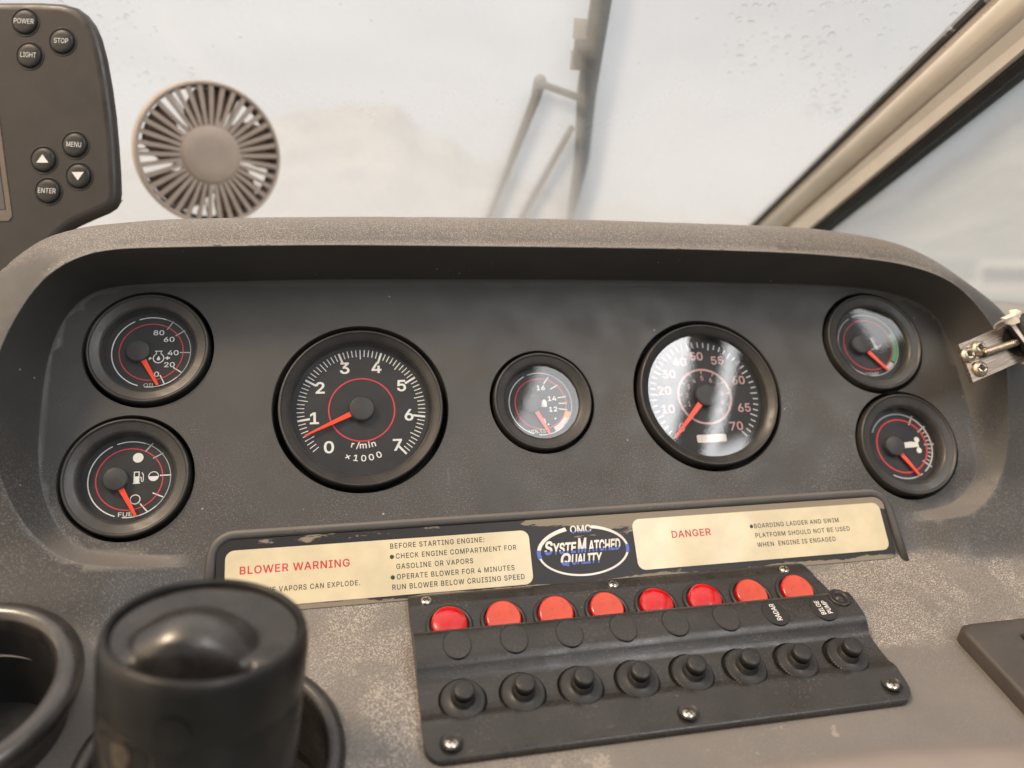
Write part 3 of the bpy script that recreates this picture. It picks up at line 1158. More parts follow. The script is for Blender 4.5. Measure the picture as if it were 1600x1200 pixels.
def nearest_on(poly, P):
    a = poly
    d = np.roll(poly, -1, axis=0) - poly
    out = []
    for p in P:
        t = np.clip(((p - a) * d).sum(1) / ((d * d).sum(1) + 1e-15), 0, 1)
        q = a + d * t[:, None]
        out.append(q[np.argmin(((q - p) ** 2).sum(1))])
    return np.array(out)


to1 = nearest_on(A1, A0)
for _ in range(6):
    to1 = (np.roll(to1, 1, 0) + 2 * to1 + np.roll(to1, -1, 0)) / 4
A1 = to1                                  # one rim point per panel-edge point: the wall between them is a regular strip
iA0 = add_loop(A0)
iA1 = add_loop(A1)
for t in (0.04, 0.1, 0.25, 0.5, 0.75, 0.9, 0.97, 1.0, 1.04, 1.08, 1.14, 1.25, 1.5):
    sel = A2[A2[:, 1] > -0.1]
    j = [np.argmin(((A1 - p) ** 2).sum(1)) for p in sel]
    extra.append(A1[j] + (sel - A1[j]) * t)
gx = np.arange(-0.335, 0.45, 0.0052)
gy = np.arange(-0.29, 0.16, 0.0052)
G = np.stack(np.meshgrid(gx, gy), -1).reshape(-1, 2) + rng.uniform(-0.0004, 0.0004, (len(gx) * len(gy), 2))
rows = np.array([(x, y) for y in np.concatenate([np.arange(-0.140, -0.120, 0.0012)]) for x in np.arange(-0.335, 0.43, 0.006)])
allx = np.concatenate(extra + [G, rows])
allx = allx[(allx[:, 1] > -0.29) & (allx[:, 1] < 0.16)]
keep = np.ones(len(allx), bool)
for h in holes:
    keep &= ~inside(h, allx)
    keep &= dist(h, allx) > 0.0012
band_in = inside(A1, allx) & ~inside(A0, allx)
keep &= ~band_in
for L in (A0, A1):
    keep &= dist(L, allx) > 0.0010
keep &= inside(A2, allx) | (dist(A2, allx) < 0.022)
allx = allx[keep]
# thin out near-duplicates
key = {}
for p in allx:
    key.setdefault((round(p[0] / 0.0011), round(p[1] / 0.0011)), p)
pts.extend([tuple(p) for p in key.values()])
cdt = delaunay_2d_cdt([Vector(p) for p in pts], edges, [], 0, 1e-7)
cv = np.array([tuple(v) for v in cdt[0]])
tri = np.array([f for f in cdt[2] if len(f) == 3])
cent = cv[tri].mean(1)
ok = np.ones(len(tri), bool)
for h in holes:
    ok &= ~inside(h, cent)
ok &= ~(inside(A1, cent) & ~inside(A0, cent))
el_ = np.linalg.norm(cv[tri] - cv[np.roll(tri, 1, axis=1)], axis=2).max(1)
ok &= el_ < 0.02
tri = tri[ok]
cz_ = height(cv)
db = MB()
db.add([(p[0], p[1], z) for p, z in zip(cv, cz_)], [tuple(t) for t in tri], 'dash', True)
# wall of the recess: regular rows from the panel edge out to the rim
LO = base(A0) + cant(A0)
HI = height(A0 + (A1 - A0) * 0.9999)
ROWS = [0.0, 0.015, 0.05, 0.10, 0.17, 0.26, 0.37, 0.5, 0.63, 0.75, 0.85, 0.92, 0.965, 0.99, 1.0]
nA = len(A0)
vs, fs = [], []
for t in ROWS:
    lat = t if t < 0.85 else t
    P_ = A0 + (A1 - A0) * lat
    e_ = 0.5 * t ** 1.6 + 0.5 * t
    if t > 0.9:
        pass
    vs += [(p[0], p[1], z) for p, z in zip(P_, LO + (HI - LO) * e_)]
for q in range(len(ROWS) - 1):
    for i in range(nA):
        j = (i + 1) % nA
        fs.append((q * nA + i, q * nA + j, (q + 1) * nA + j, (q + 1) * nA + i))
sa0 = sum(A0[i][0] * A0[(i + 1) % nA][1] - A0[(i + 1) % nA][0] * A0[i][1] for i in range(nA))
if sa0 > 0:
    fs = [f[::-1] for f in fs]
db.add(vs, fs, 'dash', True)
NSURF = len(db.v)
# walls of the openings
for h, name in zip(holes, list(GAUGES) + ['hold', 'hold']):
    hz = height(h)
    n = len(h)
    c = h.mean(0)
    vs = [(p[0], p[1], z) for p, z in zip(h, hz)]
    vs += [(c[0] + (p[0] - c[0]) * 0.992, c[1] + (p[1] - c[1]) * 0.992, z - 0.0012) for p, z in zip(h, hz)]
    if name == 'hold':
        dv = Vector(tuple(-dkN * 0.05))
    else:
        dv = Vector((0, 0, -0.016))
    vs += [tuple(Vector(v) + dv) for v in vs[n:2 * n]]
    fs = []
    for i in range(n):
        j = (i + 1) % n
        fs += [(i, j, n + j, n + i), (n + i, n + j, 2 * n + j, 2 * n + i)]
    fs.append(tuple(range(2 * n, 3 * n)))
    db.add(vs, fs[:-1], 'dash' if name != 'hold' else 'black', False)
    db.add([vs[i] for i in range(2 * n, 3 * n)], [tuple(range(n))], 'void', False)
dme = db.mesh('dashboard')
bm = bmesh.new()
bm.from_mesh(dme)
bm.verts.ensure_lookup_table()
bmesh.ops.remove_doubles(bm, verts=bm.verts[:NSURF], dist=2e-5)
bm.to_mesh(dme)
bm.free()
dash = put('dashboard', dme, None, D)
tag(dash, 'dusty grey moulded boat dashboard with a hooded recess holding round gauges', 'dashboard')


# ------------------------------------------------------------------ gauges
def gauge(name, label, key, inner=0.70, seg=96):
    gx_, gy_, Rr = GAUGES[key]
    P = np.array([[gx_, gy_]])
    z = float(height(P)[0])
    nx = 0.0
    if gx_ > 0.2:
        nx = -math.tan(R(2.5)) * float(sst(np.array(gy_), -0.105, -0.065))
    t = thing(name, label, 'gauge', D @ frame((gx_, gy_, z), (1, 0, 0), (nx, 0, 1)), 'round gauges set into the dashboard')
    o = Rr * 0.928
    i = Rr * inner
    m = MB()
    m.lathe([(o, -0.014), (o, 0.0018), (o - 0.0002, 0.0027), (o - 0.0007, 0.0032), (o - 0.0013, 0.0032), (o - 0.0017, 0.0029), (o - 0.0019, 0.0025),
             (o - (o - i) * 0.30, 0.0022), (o - (o - i) * 0.75, 0.0017), (i + 0.0016, 0.0014), (i + 0.0008, 0.0010), (i + 0.0002, 0.0000), (i, -0.0010), (i - 0.0002, -0.0062)], 'bezel', seg)
    put('bezel', m, t)
    m = MB()
    m.disc(i + 0.0006, -0.0060, 'dial', seg)
    face = put('dial_face', m, t)
    m = MB()
    m.disc(i + 0.0003, -0.0010, 'lens', seg)
    m.v = [Vector((p.x, p.y, p.z)) for p in m.v]
    lens = put('lens', m, t)
    return t, face, Rr


ZM = -0.00575


def needle(t, c, ang, r0, r1, w0, w1, hub):
    m = MB()
    a = R(ang)
    d = Vector((math.cos(a), math.sin(a)))
    p = Vector((-d.y, d.x))
    q = [d * r0 - p * w0 / 2, d * r1 - p * w1 / 2, d * (r1 + w1 * 0.5), d * r1 + p * w1 / 2, d * r0 + p * w0 / 2]
    m.prism([(c[0] + s.x, c[1] + s.y) for s in q], -0.0042, -0.0034, 'needle')
    put('needle', m, t, bevel=0.0002)
    m = MB()
    m.lathe([(hub, -0.0059), (hub, -0.0026), (hub * 0.95, -0.0021), (hub * 0.86, -0.0019), (0.00001, -0.0018)], 'hub', 48, Matrix.Translation((c[0], c[1], 0)))
    put('hub_cap', m, t)


# tachometer
t, face, Rr = gauge('tachometer', 'large engine speed gauge reading to 7, left of the middle gauge', 'tach', 0.80)
w, rd = MB(), MB()
ta = lambda v: 90 - (v - 3.5) * 39.5
for k in range(2, 71):
    v = k / 10
    maj, mid = k % 10 == 0, k % 5 == 0
    L = 0.145 if maj else (0.115 if mid else 0.085)
    w.tick(Rr * (0.735 - L) if not maj else Rr * 0.595, Rr * 0.735, ta(v), Rr * (0.024 if maj else 0.0105), ZM, 'white')
for v in range(8):
    rr = {0: 0.575, 7: 0.585}.get(v, 0.545)
    w.text(str(v), Rr * rr * math.cos(R(ta(v))), Rr * rr * math.sin(R(ta(v))), Rr * 0.130, 'white', ZM, bold=0.018, sx=1.12)
for s, yy, hh, rad in (('r/min', -0.425, 0.068, 0.9), ('×1000', -0.575, 0.070, 0.9)):
    n = len(s)
    for i, ch in enumerate(s):
        x = (i - (n - 1) / 2) * (0.068 if n == 5 and s[0] == 'r' else 0.093)
        if s == 'r/min':
            x += {0: 0.012, 1: 0.004, 2: 0.0, 3: 0.004, 4: -0.012}[i]
        yb = yy + 0.5 * x * x * 2 - hh / 2
        vs, fs = text_mesh(ch, 0.014)
        k = Rr * hh / CAP
        cxm = (min(p[0] for p in vs) + max(p[0] for p in vs)) / 2
        rot = math.atan(2 * x)
        c, q = math.cos(rot), math.sin(rot)
        w.add([(Rr * x + ((p[0] - cxm) * c * 1.1 - p[1] * q) * k, Rr * yb + ((p[0] - cxm) * q + p[1] * c) * k, ZM) for p in vs], fs, 'white')
rd.arc(Rr * 0.368, Rr * 0.384, 0, 360, ZM, 'red_print')
put('scale_marking', w, face)
put('red_ring', rd, face)
needle(t, (0, 0), 204.5, Rr * 0.12, Rr * 0.70, Rr * 0.062, Rr * 0.020, Rr * 0.145)

# speedometer
t, face, Rr = gauge('speedometer', 'large speed gauge with a pink inner scale, right of the middle gauge', 'speed', 0.80)
w, rd = MB(), MB()
sa = {0: 226, 10: 196, 20: 170, 30: 145, 40: 120, 50: 93, 55: 62, 60: 22, 65: -18, 70: -48}
for v, a_ in sa.items():
    w.text(str(v), Rr * 0.545 * math.cos(R(a_)), Rr * 0.545 * math.sin(R(a_)), Rr * 0.105, 'pink_print', ZM, bold=0.018, sx=1.05)
for k in range(0, 45):
    a_ = 226 - k * 274 / 44
    w.tick(Rr * (0.665 if k % 4 else 0.64), Rr * 0.735, a_, Rr * 0.018, ZM, 'grey_print')
rd.arc(Rr * 0.345, Rr * 0.372, -60, 240, ZM, 'pink_print')
for k in range(11):
    a_ = 230 - k * 28
    rd.tick(Rr * 0.30, Rr * 0.35, a_, Rr * 0.014, ZM, 'pink_print')
    rd.text(str(k), Rr * 0.245 * math.cos(R(a_)), Rr * 0.245 * math.sin(R(a_)), Rr * 0.06, 'pink_print', ZM, bold=0.01)
rd.arc(Rr * 0.345, Rr * 0.372, 240, 300, ZM, 'pink_print')
w.prism(rrect(-Rr * 0.20, Rr * 0.20, -Rr * 0.60, -Rr * 0.50, Rr * 0.02), ZM - 0.0001, ZM, 'tie')
put('scale_marking', w, face)
put('inner_scale', rd, face)
needle(t, (0, 0), 226.5, Rr * 0.12, Rr * 0.72, Rr * 0.075, Rr * 0.03, Rr * 0.145)


def small(name, label, key, hubdx, ang, spec):
    t, face, Rr = gauge(name, label, key, 0.70)
    w, rd = MB(), MB()
    r = Rr * 0.61
    c = (0, 0)
    spec(w, rd, Rr, r)
    put('scale_marking', w, face)
    put('coloured_marking', rd, face)
    hc = (-Rr * 0.185, 0.0)
    needle(t, hc, ang, Rr * 0.15, Rr * 0.66, Rr * 0.085, Rr * 0.042, Rr * 0.185)
    return t


def ringset(w, rd, Rr, r, left_hi='white', right='grey_print', redr=0.80):
    w.arc(r * 0.972, r * 1.0, 117, 252, ZM, left_hi)
    w.arc(r * 0.975, r * 1.0, 70, 110, ZM, left_hi)
    w.arc(r * 0.98, r * 1.0, -48, 70, ZM, right)
    w.arc(r * 0.975, r * 1.0, 262, 312, ZM, left_hi)
    rd.arc(r * (redr - 0.014), r * (redr + 0.014), 0, 360, ZM, 'red_print')


def cpx(c, s):
    return lambda x, y: ((x - c[0]) * s, -(y - c[1]) * s)


def oil(w, rd, Rr, r):
    ringset(w, rd, Rr, r)
    f = lambda x, y: ((x - 594) / 157 * r, -(y - 335) / 137 * r)
    for (x, y, a_) in ((665, 232, 56), (706, 263, 33), (729, 340, -2), (700, 408, -35), (641, 443, -65)):
        p = f(x, y)
        L = Rr * 0.085
        d = Vector((math.cos(R(a_)), math.sin(R(a_)))) * L
        q = Vector((-d.y, d.x)).normalized() * Rr * 0.009
        P_ = Vector(p)
        w.poly([tuple(P_ - d - q), tuple(P_ + d - q), tuple(P_ + d + q), tuple(P_ - d + q)], ZM, 'white' if y > 350 else 'grey_print')
    for s, x, y in (('80', 620, 260), ('60', 662, 287), ('40', 680, 340), ('20', 667, 386), ('0', 618, 422)):
        p = f(x, y)
        w.text(s, p[0], p[1], Rr * 0.082, 'white', ZM, bold=0.012, sx=1.25)
    p = f(594, 463)
    w.text('OIL', p[0] - Rr * 0.01, p[1], Rr * 0.058, 'grey_print', ZM, bold=0.004, sx=1.3)
    # oil-pressure symbol: flask with a drop between two arrows
    c = f(623, 360)
    w.arc(Rr * 0.072, Rr * 0.088, 118, 422, ZM, 'white', c)
    w.box(c[0] - Rr * 0.042, c[0] - Rr * 0.030, c[1] + Rr * 0.07, c[1] + Rr * 0.115, ZM - 0.0001, ZM, 'white')
    w.box(c[0] + Rr * 0.030, c[0] + Rr * 0.042, c[1] + Rr * 0.07, c[1] + Rr * 0.115, ZM - 0.0001, ZM, 'white')
    w.box(c[0] - Rr * 0.058, c[0] + Rr * 0.058, c[1] + Rr * 0.1155, c[1] + Rr * 0.130, ZM - 0.0001, ZM, 'white')
    w.poly([(c[0] - Rr * 0.028, c[1] - Rr * 0.015), (c[0] - Rr * 0.018, c[1] - Rr * 0.036), (c[0] + Rr * 0.018, c[1] - Rr * 0.036), (c[0] + Rr * 0.028, c[1] - Rr * 0.015), (c[0], c[1] + Rr * 0.045)], ZM, 'white')
    for s in (-1, 1):
        w.poly([(c[0] + s * Rr * 0.098, c[1]), (c[0] + s * Rr * 0.145, c[1] + Rr * 0.035), (c[0] + s * Rr * 0.145, c[1] - Rr * 0.035)][::s], ZM, 'white')
        w.box(min(c[0] + s * Rr * 0.145, c[0] + s * Rr * 0.175), max(c[0] + s * Rr * 0.145, c[0] + s * Rr * 0.175), c[1] - Rr * 0.012, c[1] + Rr * 0.012, ZM - 0.0001, ZM, 'white')


def fuel(w, rd, Rr, r):
    ringset(w, rd, Rr, r)
    f = lambda x, y: ((x - 517) / 165 * r, -(y - 840) / 150 * r)
    for (x, y, a_) in ((590, 717, 50), (627, 752, 28), (660, 831, 0), (632, 907, -25), (578, 953, -50)):
        P_ = Vector(f(x, y))
        d = Vector((math.cos(R(a_)), math.sin(R(a_)))) * Rr * 0.085
        q = Vector((-d.y, d.x)).normalized() * Rr * 0.009
        w.poly([tuple(P_ - d - q), tuple(P_ + d - q), tuple(P_ + d + q), tuple(P_ - d + q)], ZM, 'white' if y > 800 else 'grey_print')
    p = f(547, 757)
    w.disc(Rr * 0.078, ZM, 'white', 32, p)
    p = f(612, 833)
    w.arc(Rr * 0.066, Rr * 0.078, 0, 360, ZM, 'white', p)
    vs = [(p[0] + Rr * 0.068 * math.cos(R(a_)), p[1] + Rr * 0.068 * math.sin(R(a_))) for a_ in range(180, 361, 12)]
    w.poly(vs, ZM, 'white')
    p = f(543, 920)
    w.arc(Rr * 0.064, Rr * 0.078, 0, 360, ZM, 'white', p)
    p = f(516, 975)
    w.text('FUEL', p[0], p[1], Rr * 0.066, 'white', ZM, bold=0.004, sx=1.25)
    # pump symbol
    c = f(548, 836)
    s = Rr * 0.09
    w.box(c[0] - s * 0.75, c[0] + s * 0.45, c[1] - s * 1.05, c[1] - s * 0.88, ZM - 0.0001, ZM, 'white')
    w.box(c[0] - s * 0.62, c[0] + s * 0.32, c[1] - s * 0.87, c[1] + s * 0.25, ZM - 0.0001, ZM, 'white')
    w.box(c[0] - s * 0.62, c[0] - s * 0.46, c[1] + s * 0.251, c[1] + s * 0.95, ZM - 0.0001, ZM, 'white')
    w.box(c[0] + s * 0.16, c[0] + s * 0.32, c[1] + s * 0.251, c[1] + s * 0.95, ZM - 0.0001, ZM, 'white')
    w.box(c[0] - s * 0.62, c[0] + s * 0.32, c[1] + s * 0.951, c[1] + s * 1.1, ZM - 0.0001, ZM, 'white')
    hose = [(0.4, 0.1), (0.6, 0.05), (0.66, -0.6), (0.82, -0.75), (0.95, -0.6), (0.95, 0.45), (0.7, 0.9)]
    for (x0, y0), (x1, y1) in zip(hose, hose[1:]):
        d = Vector((x1 - x0, y1 - y0))
        q = Vector((-d.y, d.x)).normalized() * 0.065
        w.poly([(c[0] + s * (x0 - q.x), c[1] + s * (y0 - q.y)), (c[0] + s * (x1 - q.x), c[1] + s * (y1 - q.y)),
                (c[0] + s * (x1 + q.x), c[1] + s * (y1 + q.y)), (c[0] + s * (x0 + q.x), c[1] + s * (y0 + q.y))], ZM, 'white')


def volt(w, rd, Rr, r):
    ringset(w, rd, Rr, r)
    f = lambda x, y: ((x - 510) / 368 * r, -(y - 615) / 365 * r)
    for (x, y, a_) in ((600, 345, 50), (688, 425, 28), (765, 548, 8), (770, 620, 0), (765, 690, -8)):
        P_ = Vector(f(x, y))
        d = Vector((math.cos(R(a_)), math.sin(R(a_)))) * Rr * 0.085
        q = Vector((-d.y, d.x)).normalized() * Rr * 0.009
        w.poly([tuple(P_ - d - q), tuple(P_ + d - q), tuple(P_ + d + q), tuple(P_ - d + q)], ZM, 'white')
    for s, x, y in (('16', 530, 430), ('14', 650, 560), ('12', 650, 685), ('8', 528, 818)):
        p = f(x, y)
        w.text(s, p[0], p[1], Rr * 0.088, 'white', ZM, bold=0.014, sx=1.2)
    for x, y in ((665, 795), (578, 858)):
        w.disc(Rr * 0.018, ZM, 'white', 16, f(x, y))
    p = f(440, 932)
    w.text('VOLTS', p[0], p[1], Rr * 0.062, 'white', ZM, bold=0.004, sx=1.2)
    c = f(515, 615)
    s = Rr * 0.11
    w.box(c[0] - s, c[0] + s, c[1] - s * 0.6, c[1] + s * 0.42, ZM - 0.0001, ZM, 'white')
    w.box(c[0] - s * 0.85, c[0] - s * 0.35, c[1] + s * 0.421, c[1] + s * 0.68, ZM - 0.0001, ZM, 'white')
    w.box(c[0] + s * 0.35, c[0] + s * 0.85, c[1] + s * 0.421, c[1] + s * 0.68, ZM - 0.0001, ZM, 'white')
    rd.arc(r * 0.82, r * 0.97, -18, -32, ZM, 'amber_print')
    rd.arc(r * 0.83, r * 0.97, -32, -66, ZM, 'tie')


def temp(w, rd, Rr, r):
    ringset(w, rd, Rr, r, 'grey_print', 'grey_print')
    rd.arc(r * 0.83, r * 0.96, -38, 22, ZM, 'green_print')
    w.arc(r * 0.83, r * 0.96, -62, -42, ZM, 'grey_print')
    p = (-Rr * 0.05, -Rr * 0.57)
    w.text('TEMP', p[0], p[1], Rr * 0.06, 'grey_print', ZM, bold=0.004, sx=1.2)
    # thermometer symbol over waves, leaning
    M2 = Matrix.Translation((Rr * 0.13, Rr * 0.02, 0)) @ Matrix.Rotation(R(20), 4, 'Z')
    s = Rr * 0.12
    w.box(-s * 0.16, s * 0.16, -s * 0.5, s * 1.1, ZM - 0.0001, ZM, 'grey_print', M2)
    w.disc(s * 0.36, ZM + 0.00002, 'grey_print', 20, (0, -s * 0.6), M2)
    for k in range(3):
        w.box(s * 0.18, s * 0.55, s * (0.1 + 0.35 * k), s * (0.22 + 0.35 * k), ZM - 0.0001, ZM, 'grey_print', M2)
    for k in (-1, 1):
        w.box(k * s * 0.75 - s * 0.28, k * s * 0.75 + s * 0.28, -s * 0.75, -s * 0.6, ZM - 0.0001, ZM, 'grey_print', M2)


def trim(w, rd, Rr, r):
    w.arc(r * 0.96, r * 1.0, 68, 152, ZM, 'grey_print')
    w.arc(r * 0.96, r * 1.0, -55, 68, ZM, 'tie')
    w.arc(r * 0.96, r * 1.0, -120, -62, ZM, 'grey_print')
    rd.arc(r * 0.78, r * 0.83, 0, 360, ZM, 'red_print')
    for a_, L in ((58, 1), (32, 1), (0, 1), (-40, 1)):
        w.tick(r * 0.74, r * 1.06, a_, Rr * 0.03, ZM, 'grey_print')
    for a_ in range(-32, 33, 8):
        w.tick(r * 0.84, r * 0.96, a_, Rr * 0.018, ZM, 'tie')
    # outdrive symbol
    s = Rr
    w.poly([(-0.02 * s, -0.045 * s), (0.30 * s, -0.035 * s), (0.33 * s, 0.0), (0.30 * s, 0.055 * s), (0.20 * s, 0.07 * s), (-0.02 * s, 0.055 * s)], ZM, 'white')
    for k in (-1, 1):
        w.disc(0.052 * s, ZM, 'white', 20, (0.325 * s, k * 0.10 * s))
    w.box(0.31 * s, 0.34 * s, -0.1 * s, 0.1 * s, ZM - 0.0001, ZM - 0.00002, 'white')


small('oil_pressure_gauge', 'small oil pressure gauge marked 0 to 80, upper of the left pair', 'oil', 0, -62, oil)
small('fuel_gauge', 'small fuel gauge with a pump symbol, lower of the left pair', 'fuel', 0, -62, fuel)
small('voltmeter', 'small volt gauge with a battery symbol, between the two large gauges', 'volt', 0, -64, volt)
small('temperature_gauge', 'small temperature gauge with a green arc, upper of the right pair', 'temp', 0, -50, temp)
small('trim_gauge', 'small drive trim gauge with a white outdrive symbol, lower of the right pair', 'trim', 0, -57, trim)

# ------------------------------------------------------------------ warning placard
aL = R(3)
nL = Vector((0, math.sin(aL), math.cos(aL)))
PM = D @ frame((0, -0.084, 0.0), (1, 0, 0), nL)
pc = thing('warning_placard', 'long dark placard with two cream warning labels in a raised black border', 'placard', PM)
m = MB()
m.prism(rrect(-0.1795, 0.2490, -0.0460, -0.0045, 0.006), 0.0, 0.0020, 'plate')
put('plate', m, pc, bevel=0.0003)
# raised border, swept round three sides
path = [(-0.1835, -0.0475)] + [(-0.1815 + 0.0125 - 0.0125 * math.cos(R(a_)) - 0.0005, -0.0145 + 0.0125 * math.sin(R(a_))) for a_ in range(0, 91, 10)]
path += [(-0.1, -0.002), (0.0, -0.002), (0.1, -0.002), (0.2, -0.002)]
path += [(0.2525 - 0.0125 + 0.0125 * math.sin(R(a_)), -0.0145 + 0.0125 * math.cos(R(a_))) for a_ in range(0, 91, 10)] + [(0.2535, -0.030), (0.2545, -0.0500)]
prof = [(-0.0030, -0.003), (-0.0030, 0.0012), (-0.0023, 0.0025), (-0.0009, 0.0030), (0.0007, 0.0030), (0.0018, 0.0026), (0.0024, 0.0016), (0.0026, -0.003)]
vs, fs = [], []
for i, p in enumerate(path):
    p = Vector(p)
    a_ = Vector(path[max(i - 1, 0)])
    b_ = Vector(path[min(i + 1, len(path) - 1)])
    tn = (b_ - a_).normalized()
    nrm = Vector((tn.y, -tn.x))
    for s, h in prof:
        vs.append((p.x + nrm.x * s, p.y + nrm.y * s, h))
k = len(prof)
for i in range(len(path) - 1):
    for j in range(k - 1):
        fs.append((i * k + j, i * k + k + j, i * k + k + j + 1, i * k + j + 1))
fs += [tuple(range(k)), tuple(range(len(vs) - k, len(vs)))[::-1]]
m = MB()
m.add(vs, fs, 'dash', True)
put('border', m, pc)
zl, zt = 0.0023, 0.00236
m = MB()
m.prism(rrect(-0.1746, 0.0010, -0.0428, -0.0106, 0.0050), 0.0019, zl, 'cream')
lab1 = put('warning_label', m, pc, label='cream label lettered BLOWER WARNING')
m = MB()
m.text('BLOWER WARNING', -0.1667, -0.0242, 0.0042, 'red_ink', zt, 'LEFT', bold=0.016, width=0.0605, space=1.1)
m.text('GASOLINE VAPORS CAN EXPLODE.', -0.1667, -0.0352, 0.0028, 'ink', zt, 'LEFT', bold=0.011, width=0.0660, space=1.15)
for s, x, y, wd in (('BEFORE STARTING ENGINE:', -0.0827, -0.0159, 0.0561), ('CHECK ENGINE COMPARTMENT FOR', -0.0797, -0.0219, 0.0722),
                    ('GASOLINE OR VAPORS', -0.0797, -0.0279, 0.0453), ('OPERATE BLOWER FOR 4 MINUTES', -0.0797, -0.0338, 0.0699),
                    ('RUN BLOWER BELOW CRUISING SPEED', -0.0825, -0.0395, 0.0783)):
    m.text(s, x, y, 0.0029, 'ink', zt, 'LEFT', bold=0.011, width=wd, space=1.15)
for y in (-0.0207, -0.0325):
    m.disc(0.00125, zt, 'ink', 20, (-0.0820, y))
put('lettering', m, lab1)
m = MB()
m.prism(rrect(0.0680, 0.2449, -0.0401, -0.0086, 0.0050), 0.0019, zl, 'cream')
lab2 = put('warning_label', m, pc, label='cream label lettered DANGER')
m = MB()
m.text('DANGER', 0.0932, -0.0219, 0.0042, 'red_ink', zt, 'LEFT', bold=0.014, width=0.0266, space=1.1)
for s, x, y, wd in (('BOARDING LADDER AND SWIM', 0.1506, -0.0197, 0.0615), ('PLATFORM SHOULD NOT BE USED', 0.1502, -0.0258, 0.0685),
                    ('WHEN  ENGINE IS ENGAGED', 0.1502, -0.0318, 0.0564)):
    m.text(s, x, y, 0.0028, 'ink', zt, 'LEFT', bold=0.011, width=wd, space=1.12)
m.disc(0.0012, zt, 'ink', 20, (0.1487, -0.0184))
put('lettering', m, lab2)
# emblem between the labels
m = MB()
ec, ea, eb = (0.0345, -0.0255), 0.0284, 0.0146
ze = 0.00215


def earc(a0, a1, mat, w0=0.00085, w1=0.00085):
    n = max(3, int(abs(a1 - a0) / 4))
    vs, fs = [], []
    for i in range(n + 1):
        s = i / n
        a_ = R(a0 + (a1 - a0) * s)
        w_ = (w0 + (w1 - w0) * s)
        for q in (1 - w_ / eb, 1 + w_ / eb):
            vs.append((ec[0] + ea * math.cos(a_) * (1 + (q - 1) * 0.6), ec[1] + eb * math.sin(a_) * q, ze))
    for i in range(n):
        fs.append((2 * i, 2 * i + 1, 2 * i + 3, 2 * i + 2))
    m.add(vs, fs, mat)


earc(77, 8, 'silver_ink', 0.0010, 0.0006)
earc(8, -12, 'blue_ink', 0.0009, 0.0009)
earc(-12, -168, 'silver_ink', 0.0006, 0.0006)
earc(192, 172, 'blue_ink', 0.0011, 0.0011)
earc(172, 110, 'silver_ink', 0.0010, 0.0012)
m.text('OMC', 0.0342, -0.0122, 0.0044, 'silver_ink', ze, bold=0.020, width=0.0136, split=(0.20, 'blue_ink'))
xx = 0.0098
for s, hh, wd in (('S', 0.0074, 0.0056), ('YSTE', 0.0060, 0.0148), ('M', 0.0080, 0.0066), ('ATCHED', 0.0062, 0.0212)):
    m.text(s, xx, -0.0262, hh, 'silver_ink', ze, 'LEFT', bold=0.030, shear=0.25, width=wd, split=(0.24, 'blue_ink'))
    xx += wd + 0.0002
xx = 0.0192
for s, hh, wd in (('Q', 0.0066, 0.0066), ('UALITY', 0.0056, 0.0200)):
    m.text(s, xx, -0.0332, hh, 'silver_ink', ze, 'LEFT', bold=0.030, shear=0.25, width=wd, split=(0.24, 'blue_ink'))
    xx += wd + 0.0002
put('emblem', m, pc)


# ------------------------------------------------------------------ screws
def screw_mesh(r, mat='steel', dome=0.35, name='screw'):
    m = MB()
    m.lathe([(r, -0.0006), (r, 0.0), (r * 0.92, r * dome * 0.45), (r * 0.7, r * dome * 0.8), (r * 0.35, r * dome), (0.00001, r * dome * 1.02)], mat, 28)
    z = r * dome + 0.00003
    for a_ in (0, 90):
        M2 = Matrix.Rotation(R(a_ + 17), 4, 'Z')
        m.box(-r * 0.62, r * 0.62, -r * 0.13, r * 0.13, z - r * 0.25, z + 0.00002 * (1 + a_ / 90), 'dark_slot', M2)
    return m.mesh(name)


# ------------------------------------------------------------------ switch panel
SPM = D @ frame(deck(0, 0), (1, 0, 0), tuple(dkN))
sp = thing('switch_panel', 'black ridged switch panel with a row of eight red lights and eight breakers', 'switch panel', SPM)
PROF = [(-0.0012, 0.0), (-0.0016, 0.0042), (-0.0026, 0.0056), (-0.0042, 0.0060), (-0.0120, 0.0060), (-0.0140, 0.0052), (-0.0300, 0.0022), (-0.0345, 0.0022), (-0.0357, 0.0032),
        (-0.0361, 0.0105), (-0.0368, 0.0124), (-0.0382, 0.0136), (-0.0405, 0.0141), (-0.0440, 0.0141), (-0.0500, 0.0137), (-0.0550, 0.0130), (-0.0578, 0.0120), (-0.0598, 0.0102), (-0.0625, 0.0070), (-0.0650, 0.0054), (-0.0690, 0.0046), (-0.0790, 0.0044),
        (-0.0835, 0.0048), (-0.0862, 0.0060), (-0.0885, 0.0064), (-0.0910, 0.0060), (-0.1045, 0.0040), (-0.1070, 0.0034), (-0.1080, 0.0022), (-0.1082, 0.0)]
XL, XR = -0.0742, 0.1840


def xr(v, right):
    # rounded corners, and the right side narrower at the top
    x = XR - 0.0075 * float(1 - sst(np.array(-v), 0.004, 0.034)) if right else XL
    rb = 0.0095
    dv = (-v) - (0.1082 - rb)
    if dv > 0:
        x += (-1 if right else 1) * (rb - math.sqrt(max(0, rb * rb - dv * dv)))
    rt = 0.006 if right else 0.002
    dv = rt - (-v - 0.0012)
    if dv > 0:
        x += (-1 if right else 1) * (rt - math.sqrt(max(0, rt * rt - dv * dv)))
    return x


